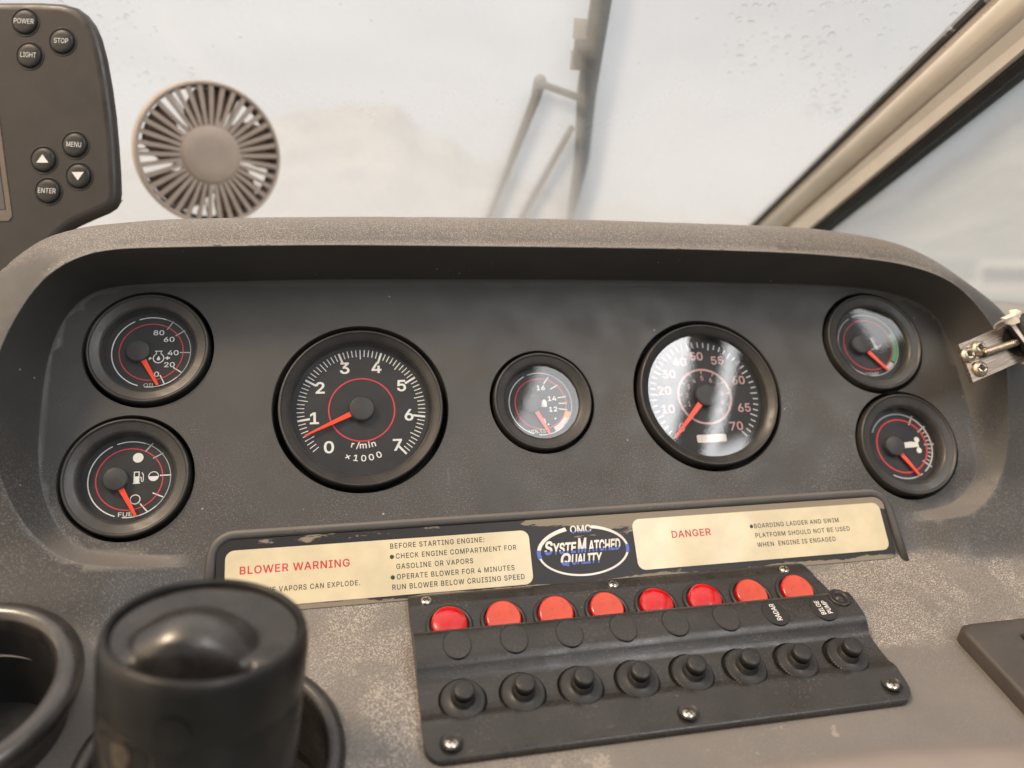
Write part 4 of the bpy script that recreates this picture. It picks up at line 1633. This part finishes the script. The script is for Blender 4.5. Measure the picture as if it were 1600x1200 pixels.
dense = []
for (v0, h0), (v1, h1) in zip(PROF, PROF[1:]):
    n = 4 if abs(v1 - v0) > 0.003 or v0 < -0.098 else 1
    for i in range(n):
        dense.append((v0 + (v1 - v0) * i / n, h0 + (h1 - h0) * i / n))
dense.append(PROF[-1])
NX = 90
vs, fs = [], []
for v, h in dense:
    a_, b_ = xr(v, False), xr(v, True)
    for i in range(NX + 1):
        s = i / NX
        e = 0.0008
        # small round-over at both ends
        hh = h
        vs.append((a_ + (b_ - a_) * s, v, hh))
n = NX + 1
for j in range(len(dense) - 1):
    for i in range(NX):
        fs.append((j * n + i, (j + 1) * n + i, (j + 1) * n + i + 1, j * n + i + 1))
# floor and end walls
o = len(vs)
for v, h in dense:
    a_, b_ = xr(v, False), xr(v, True)
    vs.append((a_, v, -0.001))
    vs.append((b_, v, -0.001))
for j in range(len(dense) - 1):
    fs.append((j * n, o + 2 * j, o + 2 * j + 2, (j + 1) * n))
    fs.append((j * n + NX, (j + 1) * n + NX, o + 2 * j + 3, o + 2 * j + 1))
    fs.append((o + 2 * j, o + 2 * j + 1, o + 2 * j + 3, o + 2 * j + 2))
fs.append(tuple(range(NX + 1)) + (o + 1, o))
L_ = (len(dense) - 1)
fs.append(tuple(reversed(range(L_ * n, L_ * n + NX + 1))) + (o + 2 * L_, o + 2 * L_ + 1))
m = MB()
m.add(vs, fs, 'panel', True)
base_me = m.mesh('panel_body')
# wells for the breakers
bm_cut = MB()
XI = [-0.0530 + 0.0305 * i for i in range(8)]
for x in XI:
    bm_cut.lathe([(0.0122, -0.0015), (0.0122, 0.03)], 'void', 40, Matrix.Translation((x + 0.0002, -0.0762, 0.0035)) @ Matrix.Rotation(R(9), 4, 'X'), False, True, True)
body = bpy.data.objects.new('panel_body', base_me)
COL.objects.link(body)
cutter = bpy.data.objects.new('well_cutter', bm_cut.mesh('well_cutter'))
COL.objects.link(cutter)
bo = body.modifiers.new('wells', 'BOOLEAN')
bo.operation = 'DIFFERENCE'
bo.object = cutter
bo.solver = 'EXACT'
bo.material_mode = 'TRANSFER'
dg = bpy.context.evaluated_depsgraph_get()
dg.update()
me2 = bpy.data.meshes.new_from_object(body.evaluated_get(dg))
bpy.data.objects.remove(body)
bpy.data.objects.remove(cutter)
me2.name = 'panel_body'
body = put('panel_body', me2, sp)
es = body.modifiers.new('split', 'EDGE_SPLIT')
es.split_angle = R(42)

# red lights
face_tilt = [-3, 14, 15, 13, -2, 0, 15, 14]
sock = MB()
sock.lathe([(0.0132, -0.001), (0.0132, 0.0006), (0.0128, 0.0014), (0.0118, 0.0017), (0.0108, 0.0012), (0.0104, -0.0004)], 'black', 48)
sock_me = sock.mesh('light_socket')
for i, x in enumerate(XI):
    M2 = Matrix.Translation((x, -0.0252, 0.0034)) @ Matrix.Rotation(R(8), 4, 'X')
    so = put('light_socket', sock_me, sp, M2)
    le = MB()
    lit = face_tilt[i] < 5
    r = 0.0101
    seg = 48
    vs, fs = [], []
    rad = [(1.0, -0.0010), (1.0, 0.0018), (0.985, 0.0026), (0.95, 0.0032), (0.88, 0.0037), (0.72, 0.0043), (0.48, 0.0048), (0.24, 0.0050), (0.001, 0.0051)]
    if not lit:                                           # pressed half-way: the cap leans and shows a flat face
        rad = [(1.0, -0.0010), (1.0, 0.0016), (0.985, 0.0024), (0.95, 0.0029), (0.90, 0.0031), (0.72, 0.0032), (0.48, 0.00325), (0.24, 0.0033), (0.001, 0.0033)]
    for k in range(seg):
        a_ = 2 * math.pi * k / seg
        for q, (rr, h) in enumerate(rad):
            xx_, yy_ = r * rr * math.cos(a_), r * rr * math.sin(a_)
            lean = (0.10 if lit else 0.17 + 0.03 * (i % 3)) * yy_ + 0.05 * ((i % 3) - 1) * xx_
            vs.append((xx_, yy_, h + (lean if q else 0)))
    nq = len(rad)
    for k in range(seg):
        k2 = (k + 1) % seg
        for q in range(nq - 1):
            fs.append((k * nq + q, k2 * nq + q, k2 * nq + q + 1, k * nq + q + 1))
    side_f = [f for j, f in enumerate(fs) if (j % (nq - 1)) < 4]
    top_f = [f for j, f in enumerate(fs) if (j % (nq - 1)) >= 4]
    le.add(vs, side_f, 'red_lens', True)
    le.add(vs, top_f, 'red_lens' if lit else 'red_face', True)
    ftl = face_tilt[i]
    put('red_light', le, sp, M2, label='bright red light' if ftl < 5 else 'orange red light')

# oval legends on the ridge
for i, x in enumerate(XI):
    M2 = Matrix.Translation((x + 0.0006, -0.0490, 0.0140)) @ Matrix.Rotation(R(5), 4, 'X')
    ov = MB()
    prof = [(1.04, -0.0004), (1.04, 0.00005), (1.0, 0.0001), (0.965, -0.0001)]
    n = 48
    vs, fs = [], []
    for q, (sc, h) in enumerate([(1.03, -0.0012), (1.03, 0.0001), (1.01, 0.0003), (0.975, 0.0002), (0.955, -0.00005)]):
        for k in range(n):
            a_ = 2 * math.pi * k / n
            vs.append((0.0073 * sc * math.cos(a_), 0.0088 * sc * math.sin(a_), h))
    for q in range(4):
        for k in range(n):
            k2 = (k + 1) % n
            fs.append((q * n + k, q * n + k2, (q + 1) * n + k2, (q + 1) * n + k))
    ov.add(vs, fs, 'black_clean', True)
    ov.add([vs[4 * n + k] for k in range(n)], [tuple(range(n))], 'panel' if i < 6 else 'button', False)
    oo = put('legend_plate', ov, sp, M2, label=None if i < 6 else 'oval legend reading ' + ('RADAR' if i == 6 else 'BILGE PUMP'))
    if i == 6:
        tx = MB()
        tx.text('RADAR', 0, 0, 0.0030, 'silver_ink', 0.0003, rot=90, bold=0.012, width=0.0118)
        put('lettering', tx, oo)
    if i == 7:
        tx = MB()
        tx.text('BILGE', -0.0022, 0, 0.0028, 'silver_ink', 0.0003, rot=90, bold=0.012, width=0.0100)
        put('lettering', tx, oo)
        tx = MB()
        tx.text('PUMP', 0.0022, 0, 0.0028, 'silver_ink', 0.0003, rot=90, bold=0.012, width=0.0092)
        put('lettering', tx, oo)
# small dial beside the last legend
m = MB()
m.lathe([(0.0066, -0.001), (0.0066, 0.0009), (0.0060, 0.0014), (0.0046, 0.0014), (0.0042, 0.0006), (0.0028, 0.0006), (0.0026, 0.0016), (0.00001, 0.0017)], 'knob', 12)
put('lock_nut', m, sp, Matrix.Translation((0.1752, -0.0432, 0.0140)) @ Matrix.Rotation(R(3), 4, 'X'))

# breakers
bk = MB()
kn = 44
vs, fs = [], []
for k in range(kn * 2):
    a_ = 2 * math.pi * k / (kn * 2)
    rr = 0.0113 if k % 2 else 0.0109
    vs += [(rr * math.cos(a_), rr * math.sin(a_), 0.0), (rr * math.cos(a_), rr * math.sin(a_), 0.0030), (0.0104 * math.cos(a_), 0.0104 * math.sin(a_), 0.0036)]
for k in range(kn * 2):
    k2 = (k + 1) % (kn * 2)
    for q in range(2):
        fs.append((k * 3 + q, k2 * 3 + q, k2 * 3 + q + 1, k * 3 + q + 1))
bk.add(vs, fs, 'knob', False)
bk.lathe([(0.0104, 0.0036), (0.0062, 0.0036), (0.0058, 0.0040), (0.0055, 0.0066), (0.0048, 0.0072)], 'knob', 44)
nut_me = bk.mesh('breaker_nut')
bb = MB()
bb.lathe([(0.0045, 0.0060), (0.0045, 0.0084), (0.0050, 0.0090), (0.0052, 0.0112), (0.0049, 0.0120), (0.0040, 0.0123), (0.00001, 0.0123)], 'knob', 40)
btn_me = bb.mesh('push_button')
for i, x in enumerate(XI):
    M2 = Matrix.Translation((x, -0.0775, 0.0040)) @ Matrix.Rotation(R(9), 4, 'X') @ Matrix.Rotation(R(37 * i), 4, 'Z')
    nu = put('breaker', nut_me, sp, M2)
    put('push_button', btn_me, nu, Matrix.Translation((0, 0, 0.0004 * ((i * 7) % 3))))
sc_me = screw_mesh(0.0031)
sc_me2 = screw_mesh(0.0037)
ring = MB()
ring.lathe([(0.0054, 0.0002), (0.0050, -0.0001), (0.0042, -0.0010), (0.0036, -0.0012), (0.00001, -0.0012)], 'black', 32)
ring_me = ring.mesh('washer')
for x in (-0.0642, 0.0479, 0.1610):
    put('screw', sc_me, sp, Matrix.Translation((x, -0.0078, 0.0064)) @ Matrix.Rotation(R(x * 900), 4, 'Z'))
for x, v in ((-0.0615, -0.1000), (0.0575, -0.1000), (0.1745, -0.0985)):
    s_ = put('screw', sc_me2, sp, Matrix.Translation((x, v, 0.0052)) @ Matrix.Rotation(R(-7), 4, 'X') @ Matrix.Rotation(R(x * 1300 + 20), 4, 'Z'))
    rg = put('screw_recess', ring_me, s_, Matrix.Translation((0, 0, 0.0006)))

# ------------------------------------------------------------------ tumbler in its holder
m = MB()
pr = [(0.0575, -0.002)] + [(0.0545 + 0.0045 * math.cos(R(a_)), 0.0035 + 0.0050 * math.sin(R(a_))) for a_ in range(-40, 181, 20)] + [(0.0498, -0.004), (0.0490, -0.040)]
m.lathe(pr, 'panel', 96)
hr = put('cup_holder', m, None, D @ frame(deck(HOLD[0], HOLD[1]), (1, 0, 0), tuple(dkN)))
tag(hr, 'raised round dark cup holder ring in the dashboard around the lidded tumbler', 'cup holder')

tc_ = Vector((-0.15811859, -0.13668352, 0.14785725))
tn_ = Vector((0.12304679, 0.83982193, 0.52873303))
tu = thing('tumbler', 'black lidded travel tumbler leaning in the round cup holder', 'tumbler', D @ frame(tc_, (1, 0, 0), tn_))
r0 = 0.0374
m = MB()
m.lathe([(r0 * 0.88, -0.0065), (r0 * 0.884, -0.0016), (r0 * 0.893, -0.0004), (r0 * 0.91, 0.0004), (r0 * 0.935, 0.0004), (r0 * 0.962, -0.0006), (r0 * 0.982, -0.0024), (r0 * 0.995, -0.0050), (r0 * 1.001, -0.009), (r0 * 1.000, -0.0225), (r0 * 0.993, -0.0232), (r0 * 0.993, -0.0240), (r0 * 1.0, -0.0248),
         (r0 * 0.995, -0.05), (r0 * 0.96, -0.10), (r0 * 0.90, -0.135), (r0 * 0.85, -0.138), (0.00001, -0.138)], 'tumbler', 96)
put('body', m, tu)
# lid: recessed disc with a raised half dome over a dark scoop
m = MB()
vs, fs = [], []
nr, na = 34, 96
RL = r0 * 0.876


def lidz(x, y):
    X_, Y_ = x / RL, y / RL
    z = -0.0024 - 0.0012 * (1 - min(1, X_ * X_ + Y_ * Y_))
    yf = -0.66 + 0.10 * (X_ + 0.12) ** 2
    yy_ = Y_ + 0.24
    rho = ((X_ + 0.10) / 0.68) ** 2 + (yy_ / (0.66 if yy_ > 0 else 0.52)) ** 2
    dome = 0.0130 * max(0.0, 1 - rho) ** 0.85
    front = 1 / (1 + math.exp(max(-60, min(60, (Y_ - yf) / 0.016))))
    inscoop = 1 / (1 + math.exp(max(-60, min(60, (abs(X_ + 0.12) - 0.66) / 0.03))))
    rr_ = math.hypot(X_, Y_)
    low = 1 / (1 + math.exp(max(-60, min(60, (rr_ - 0.965) / 0.008))))
    zz = z + dome
    scoop = -0.020
    k_ = front * inscoop * low
    return zz * (1 - k_) + scoop * k_


for i in range(nr + 1):
    rr = RL * i / nr
    for k in range(na):
        a_ = 2 * math.pi * k / na
        x, y = rr * math.cos(a_), rr * math.sin(a_)
        vs.append((x, y, lidz(x, y)))
for i in range(nr):
    for k in range(na):
        k2 = (k + 1) % na
        fs.append((i * na + k, (i + 1) * na + k, (i + 1) * na + k2, i * na + k2))
m.add(vs, fs, 'lid', True)
put('lid', m, tu)


def patch(rad, a0, z0, shape, mat, mb, n=28, lift=0.0004):
    """flat outline wrapped on the tumbler's side; shape: list of (s, z) around its centre"""
    vs = [((rad + lift) * math.cos(a0), (rad + lift) * math.sin(a0), z0)]
    for s, z in shape:
        a_ = a0 + s / rad
        vs.append(((rad + lift) * math.cos(a_), (rad + lift) * math.sin(a_), z0 + z))
    k_ = len(shape)
    mb.add(vs, [(0, 1 + i, 1 + (i + 1) % k_) for i in range(k_)], mat)


m = MB()
patch(r0 * 0.998, R(-97), -0.0190, [(0.0062 * math.cos(2 * math.pi * i / 32), 0.0075 * math.sin(2 * math.pi * i / 32)) for i in range(32)], 'tumbler', m, lift=0.0007)
put('round_boss', m, tu)
m = MB()
leaf = [(0.0135 * math.cos(2 * math.pi * i / 40) * (1 + 0.12 * math.sin(6 * math.pi * i / 40)), 0.0105 * math.sin(2 * math.pi * i / 40) * (1 + 0.15 * math.cos(4 * math.pi * i / 40))) for i in range(40)]
patch(r0 * 0.992, R(-128), -0.0330, leaf, 'bronze', m, lift=0.0003)
patch(r0 * 0.992, R(-128), -0.0330, [(s * 0.86, z * 0.86) for s, z in leaf], 'tumbler', m, lift=0.0005)
patch(r0 * 0.992, R(-126), -0.0320, [(s * 0.3, z * 0.62) for s, z in leaf], 'bronze', m, lift=0.0007)
put('faded_print', m, tu)

# open cup at the left edge
cp = thing('open_cup', 'open black cup with a thick rounded rim at the lower left corner', 'cup', D @ frame(deck(-0.2834, -0.0597, 0.03), (1, 0, 0), tuple(dkN)))
m = MB()
Rc = 0.0562
m.lathe([(Rc * 0.80, -0.062), (Rc * 0.82, -0.022)] + [(Rc - 0.0062 + 0.0062 * math.cos(R(a_)), -0.006 + 0.006 * math.sin(R(a_))) for a_ in range(-70, 181, 14)] +
        [(Rc - 0.0126, -0.010)], 'lid', 96)
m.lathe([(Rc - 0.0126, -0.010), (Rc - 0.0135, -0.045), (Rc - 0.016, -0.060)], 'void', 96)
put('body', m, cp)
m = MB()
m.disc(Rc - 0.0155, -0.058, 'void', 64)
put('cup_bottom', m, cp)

# ------------------------------------------------------------------ vent frame on the right of the shelf
vt = thing('vent_frame', 'dark brown rectangular vent frame on the right of the dusty shelf', 'vent', D @ frame(deck(0, 0), (1, 0, 0), tuple(dkN)))
m = MB()
ox0, ox1, oy0, oy1 = 0.2385, 0.3650, -0.1500, -0.0668
ix0, ix1, iy0, iy1 = 0.2690, 0.3550, -0.1330, -0.0782
outer = rrect(ox0, ox1, oy0, oy1, 0.007)
inner = rrect(ix0, ix1, iy0, iy1, 0.003)
n = len(outer)
vs = []
for (sc, h) in ((0, -0.001), (0, 0.0075), (0.0012, 0.0092), (0.003, 0.0098)):
    cxm, cym = (ox0 + ox1) / 2, (oy0 + oy1) / 2
    for x, y in outer:
        vs.append((x - math.copysign(min(sc, abs(x - cxm)), x - cxm), y - math.copysign(min(sc, abs(y - cym)), y - cym), h))
for (sc, h) in ((0.0, 0.0098), (0.0012, 0.0088), (0.0016, 0.0)):
    cxm, cym = (ix0 + ix1) / 2, (iy0 + iy1) / 2
    for x, y in inner:
        vs.append((x - math.copysign(min(sc, abs(x - cxm)), x - cxm), y - math.copysign(min(sc, abs(y - cym)), y - cym), h))
fs = []
for q in range(6):
    for k in range(n):
        k2 = (k + 1) % n
        fs.append((q * n + k, q * n + k2, (q + 1) * n + k2, (q + 1) * n + k))
m.add(vs, fs, 'vent', True)
put('frame', m, vt)
m = MB()
for k in range(5):
    y = -0.0875 - k * 0.010
    M2 = Matrix.Translation((0, y, 0.0035)) @ Matrix.Rotation(R(35), 4, 'X')
    m.box(0.2704, 0.3536, -0.004, 0.004, -0.0006, 0.0006, 'black_clean', M2)
put('louvres', m, vt)

# ------------------------------------------------------------------ aluminium bracket with clamp at the right edge of the recess
BM = frame((0.3008, 0.0047, 0.0430), (0.0381, 0.0115, 0), (-0.10, 0.03, 1))
bi = BM.inverted()
bl = lambda x, y, z=0.0430: (bi @ Vector((x, y, z)))
br = thing('mounting_bracket', 'brushed aluminium strip bracket screwed to the right of the dashboard hood', 'bracket', D @ BM)
m = MB()
c1_, c2_ = bl(0.3037, -0.0228), bl(0.3008, 0.0047)
m.prism([(0.0005, 0.0), (c1_.x, c1_.y), (0.088, c1_.y + 0.0015), (0.088, 0.0015)], -0.0010, 0.0022, 'brushed')
put('plate', m, br, bevel=0.0003)
m = MB()
slot = [(0.0410 + 0.010 * math.cos(R(a_)), -0.0130 + 0.0108 * math.sin(R(a_))) for a_ in range(90, 271, 15)]
slot += [(0.070, -0.0238), (0.070, -0.0022)]
m.prism(slot, 0.0015, 0.0026, 'void')
put('slot', m, br)
sh = MB()
rS = 0.0056
sh.lathe([(rS, 0.0), (rS * 0.98, 0.0008), (rS * 0.86, 0.0022), (rS * 0.60, 0.0033), (rS * 0.34, 0.0037), (rS * 0.30, 0.0022), (0.0001, 0.0020)], 'brass', 32)
for a_ in (0, 90):
    sh.box(-rS * 0.5, rS * 0.5, -rS * 0.09, rS * 0.09, 0.0024, 0.0037 + a_ * 1e-6, 'dark_slot', Matrix.Rotation(R(a_ + 30), 4, 'Z'))
sh_me = sh.mesh('screw')
for (x, y) in ((0.3022, -0.0030), (0.3115, 0.0011), (0.3080, -0.0133)):
    p = bl(x, y, 0.05)
    put('screw', sh_me, br, Matrix.Translation((p.x + 0.002, p.y - 0.0008, 0.0022)) @ Matrix.Rotation(x * 400, 4, 'Z'))
# threaded bolt lying along the strip
m = MB()
p0, p1 = bl(0.3150, -0.0034, 0.05), bl(0.3430, 0.0035, 0.05)
path, rads = [], []
p0.z = p1.z = 0.0056
for i in range(61):
    path.append(p0 + (p1 - p0) * (i / 60))
    rads.append(0.0022 + (0.00045 if i % 3 == 0 else -0.00025))
m.tube(path, rads, 'brass', 16)
put('threaded_bolt', m, br)

cl = thing('clamp_block', 'black plastic clamp block strapped over the end of the aluminium bracket', 'clamp', D @ BM)
m = MB()
m.prism(rrect(0.0385, 0.085, -0.0272, 0.0022, 0.006), 0.0024, 0.0150, 'black_clean')
put('block', m, cl, bevel=0.003, seg=3)
zt_ = thing('zip_tie', 'white zip tie band looped round the black clamp block', 'zip tie', D @ BM)
m = MB()
loop = rrect(-0.0278, 0.0028, -0.0022, 0.0115, 0.005, 6)
vs, fs = [], []
for (y, z) in loop:
    for dx in (0.0, 0.0034):
        for e in (0.0, 0.0012):
            cyy, czz = -0.0127, 0.0046
            d_ = Vector((y - cyy, z - czz)).normalized() * e
            vs.append((0.0362 + dx - 0.10 * (y + 0.0127), y + d_.x, z + d_.y))
n = len(loop)
for k in range(n):
    k2 = (k + 1) % n
    for a_, b_ in ((0, 1), (1, 3), (3, 2), (2, 0)):
        fs.append((k * 4 + a_, k * 4 + b_, k2 * 4 + b_, k2 * 4 + a_))
m.add(vs, fs, 'tie')
put('band', m, zt_)
fk = MB()
pts_ = [(0.3245, 0.0142), (0.3330, 0.0168), (0.3365, 0.0215), (0.3400, 0.0205), (0.3440, 0.0185), (0.3425, 0.0120), (0.3380, 0.0085), (0.3330, 0.0075), (0.3285, 0.0095), (0.3265, 0.0120)]
loc = [bl(x, y, 0.055) for x, y in pts_]
mid_ = sum((p for p in loc), Vector((0, 0, 0))) / len(loc)
loc = [mid_ + (p - mid_) * 0.82 + Vector((0.0005, 0.0035, 0)) for p in loc]
c_ = sum((Vector((p.x, p.y)) for p in loc), Vector((0, 0))) / len(loc)
top = [(p.x, p.y, 0.0150 + 0.0016 * math.sin(i * 2.3)) for i, p in enumerate(loc)]
bot = [(x, y, z - 0.0012) for x, y, z in top]
n = len(top)
fk.add(top + bot + [(c_.x, c_.y, 0.0172), (c_.x, c_.y, 0.0150)], [(i, (i + 1) % n, 2 * n) for i in range(n)] + [(n + (i + 1) % n, n + i, 2 * n + 1) for i in range(n)] +
       [(i, n + i, n + (i + 1) % n, (i + 1) % n) for i in range(n)], 'tape')
fko = put('tape_scrap', fk, None, D @ BM)
tag(fko, 'crumpled scrap of pale tape on top of the clamp block', 'tape scrap')

# orange flake stuck low on the right of the dashboard
m = MB()
m.add([(0, 0, 0.001), (0.0030, 0.0006, 0.0016), (0.0048, -0.0012, 0.001), (0.0022, -0.0022, 0.0018), (0.0016, 0.0002, 0.0030), (0.0018, -0.0006, 0.0)],
      [(0, 4, 3), (4, 1, 3), (1, 2, 3), (0, 1, 4), (0, 3, 5), (3, 2, 5), (2, 1, 5), (1, 0, 5)], 'orange')
fz = float(height(np.array([[0.342, -0.128]]))[0])
fo = put('orange_flake', m, None, D @ Matrix.Translation((0.342, -0.128, fz)))
tag(fo, 'tiny orange flake stuck on the right side of the dashboard', 'flake')

# ------------------------------------------------------------------ pale rim close to the camera, lower right
m = MB()
pth = [(-0.12, -0.305, -0.115), (-0.075, -0.311, -0.090), (-0.0329, -0.3164, -0.0700), (0.0, -0.3216, -0.0600), (0.0326, -0.3279, -0.0550), (0.0733, -0.3364, -0.0535), (0.12, -0.346, -0.056), (0.18, -0.36, -0.070), (0.24, -0.375, -0.10)]
m.tube(pth, 0.0122, 'rim', 24)
tag(put('steering_wheel_rim', m), 'pale padded steering wheel rim out of focus along the lower right edge', 'steering wheel')

# ------------------------------------------------------------------ display unit, upper left
CAMD = mc
px = 0.52 / 1202


def cpos(x, y, z):
    return mc @ Vector(((x - 800) / 1202 * z, -(y - 600) / 1202 * z, -z))


DVM = D @ frame(cpos(95, 180, 0.52), cx, cz)
dv = thing('chart_display', 'dark brown display unit with round buttons standing behind the dashboard hood', 'display', DVM)
dp = lambda x, y: ((x - 95) * px, -(y - 180) * px)
outl = [(-330, 4), (-120, 1), (0, 0), (60, 0), (95, 2), (117, 8), (133, 20), (145, 36), (154, 56), (163, 90), (171, 135), (177, 180), (181, 225), (184, 270), (185, 300), (183, 314), (177, 324), (166, 331), (140, 342), (116, 353), (100, 364), (80, 384), (50, 410), (0, 440), (-330, 450)]
loops = []
cc = Vector((-60, 200))


def inset(pts, d):
    r = []
    n = len(pts)
    for i, p in enumerate(pts):
        a_, b_ = Vector(pts[i - 1]), Vector(pts[(i + 1) % n])
        t_ = (b_ - a_).normalized()
        nrm = Vector((-t_.y, t_.x))
        r.append(tuple(Vector(p) + nrm * d))
    return r


levels = [(46, -0.040), (14, -0.014), (3, -0.0075), (0, -0.0050), (1.5, -0.0030), (5, -0.0010), (10, -0.0002), (15, 0.0)]
n = len(outl)
vs, fs = [], []
for dd, z in levels:
    for x, y in inset(outl, dd):
        vs.append((*dp(x, y), z))
for q in range(len(levels) - 1):
    for k in range(n):
        k2 = (k + 1) % n
        fs.append((q * n + k, (q + 1) * n + k, (q + 1) * n + k2, q * n + k2))
fs.append(tuple(range((len(levels) - 1) * n, len(levels) * n))[::-1])
fs.append(tuple(range(n)))
m = MB()
m.add(vs, fs[:-2], 'device', True)
m.add([vs[i] for i in range((len(levels) - 1) * n, len(levels) * n)], [tuple(range(n))[::-1]], 'device', False)
m.add([vs[i] for i in range(n)], [tuple(range(n))], 'device', False)
put('case', m, dv)
# screen recess with a stepped clear border
m = MB()
m.prism([dp(-300, 60), dp(-8, 60), dp(-4, 160), dp(20, 339), dp(14, 346), dp(-300, 346)][::-1], -0.0005, 0.0006, 'screen_rim')
put('screen_border', m, dv, bevel=0.0004)
m = MB()
m.prism([dp(-300, 70), dp(-14, 70), dp(-12, 160), dp(10, 328), dp(-300, 333)][::-1], 0.0, 0.0010, 'screen')
put('screen', m, dv, bevel=0.0003)
bs = MB()
rB = 18.2 * px
bs.lathe([(rB * 1.24, -0.0004), (rB * 1.23, 0.0001), (rB * 1.17, 0.0003), (rB * 1.13, -0.0001)], 'device', 40)
bs.lathe([(rB * 1.14, 0.00005), (rB * 0.99, 0.00008)], 'void', 40)
bs.lathe([(rB * 0.99, 0.00006), (rB * 0.97, 0.0009), (rB * 0.88, 0.0014), (rB * 0.6, 0.0016), (0.00001, 0.0017)], 'button', 40)
bs_me = bs.mesh('button')
for s, x, y in (('POWER', 40, 35), ('STOP', 98, 65.5), ('LIGHT', 47, 87.5), ('MENU', 118, 227), ('UP', 69, 250), ('DOWN', 124, 275.5), ('ENTER', 76, 299)):
    b = put('button', bs_me, dv, Matrix.Translation((*dp(x, y), 0.0002)),
            label='button lettered ' + s if s not in ('UP', 'DOWN') else 'button with a white triangle pointing ' + s.lower())
    m = MB()
    if s in ('UP', 'DOWN'):
        k = 1 if s == 'UP' else -1
        q = [(-9.5, -5.5 * k), (9.5, -5.5 * k), (0, 7.5 * k)]
        m.poly([(a_ * px, c_ * px) for a_, c_ in q][::k], 0.00185, 'white')
    else:
        m.text(s, 0, 0, 7.6 * px, 'white', 0.00185, rot=-3, bold=0.0, width={'POWER': 31, 'STOP': 22, 'LIGHT': 24, 'MENU': 23, 'ENTER': 27.5}[s] * px)
    put('legend', m, b)

# ------------------------------------------------------------------ small fan behind the hood
fc = D @ cpos(329, 242, 0.73)
toc = ((D @ mc.translation) - fc).normalized()
fz_ = (toc + Vector((0.20, 0.0, -0.06))).normalized()
FM = frame(fc, (1, 0.12, -0.02), fz_)
fn = thing('desk_fan', 'small beige round fan behind the hood, against the misted windshield', 'fan', FM)
RF = 0.0662
m = MB()
m.lathe([(RF * 0.93, -0.022), (RF * 0.99, -0.020), (RF * 1.005, -0.012), (RF, -0.002), (RF * 0.985, 0.0015), (RF * 0.955, 0.0015), (RF * 0.94, 0.0)], 'fan', 80)
put('housing_ring', m, fn)
m = MB()
m.lathe([(RF * 0.938, 0.0), (RF * 0.935, -0.021), (RF * 0.90, -0.0215)], 'fan_dark', 80)
put('inner_ring', m, fn)
m = MB()
for k in range(38):
    a_ = 2 * math.pi * k / 38 + 0.03
    c_, s_ = math.cos(a_), math.sin(a_)
    w0, w1 = 0.0036, 0.0044
    vs = []
    for (rr, ww, z) in ((RF * 0.36, w0, 0.0030), (RF * 0.65, w0, 0.0026), (RF * 0.955, w1, 0.0)):
        for sg in (-1, 1):
            for h in (0, -0.004):
                vs.append((rr * c_ - sg * ww / 2 * s_, rr * s_ + sg * ww / 2 * c_, z + h))
    fs = []
    for q in range(2):
        o = q * 4
        fs += [(o, o + 4, o + 6, o + 2), (o + 1, o + 3, o + 7, o + 5), (o, o + 1, o + 5, o + 4), (o + 2, o + 6, o + 7, o + 3)]
    m.add(vs, fs, 'fan')
m.lathe([(RF * 0.40, -0.001), (RF * 0.405, 0.0030), (RF * 0.36, 0.0030)], 'fan', 60)
put('front_grille', m, fn)
m = MB()
m.lathe([(RF * 0.385, 0.0005), (RF * 0.385, 0.0040), (RF * 0.37, 0.0050), (RF * 0.20, 0.0054), (0.00001, 0.0055)], 'fan', 60)
put('hub_cap', m, fn)
for k in range(5):
    m = MB()
    vs, fs = [], []
    a0 = 2 * math.pi * k / 5 + 0.55
    for i in range(9):
        s_ = i / 8
        rr = RF * (0.30 + 0.59 * s_)
        sw_ = 0.42 * s_
        hw = R(20 + 10 * math.sin(math.pi * min(1, s_ * 1.05)))
        for j in range(7):
            q = j / 6 * 2 - 1
            aa = a0 - sw_ + hw * q
            vs.append((rr * math.cos(aa), rr * math.sin(aa), -0.011 + 0.005 * q))
    for i in range(8):
        for j in range(6):
            fs.append((i * 7 + j, i * 7 + 7 + j, i * 7 + 8 + j, i * 7 + 1 + j))
    m.add(vs, fs, 'blade', True)
    b = put('blade', m, fn)
    so_ = b.modifiers.new('thick', 'SOLIDIFY')
    so_.thickness = 0.0012
m = MB()
m.lathe([(RF * 0.34, -0.004), (RF * 0.34, -0.030), (RF * 0.30, -0.034), (0.00001, -0.034)], 'fan_dark', 48)
for k in range(24):
    a_ = 2 * math.pi * k / 24
    m.tube([(RF * 0.33 * math.cos(a_), RF * 0.33 * math.sin(a_), -0.026), (RF * 0.93 * math.cos(a_ + 0.25), RF * 0.93 * math.sin(a_ + 0.25), -0.021)], 0.0008, 'fan', 6)
put('motor_housing', m, fn)
m = MB()
m.tube([(0, -RF * 0.98, -0.012), (0, -RF * 1.25, -0.016), (0, -RF * 1.6, -0.012)], 0.009, 'fan', 20)
m.lathe([(0.030, 0.0), (0.030, 0.006), (0.027, 0.009), (0.00001, 0.010)], 'fan', 40, Matrix.Translation((0, -RF * 1.68, -0.010)) @ Matrix.Rotation(R(-90), 4, 'X'))
put('stand', m, fn)
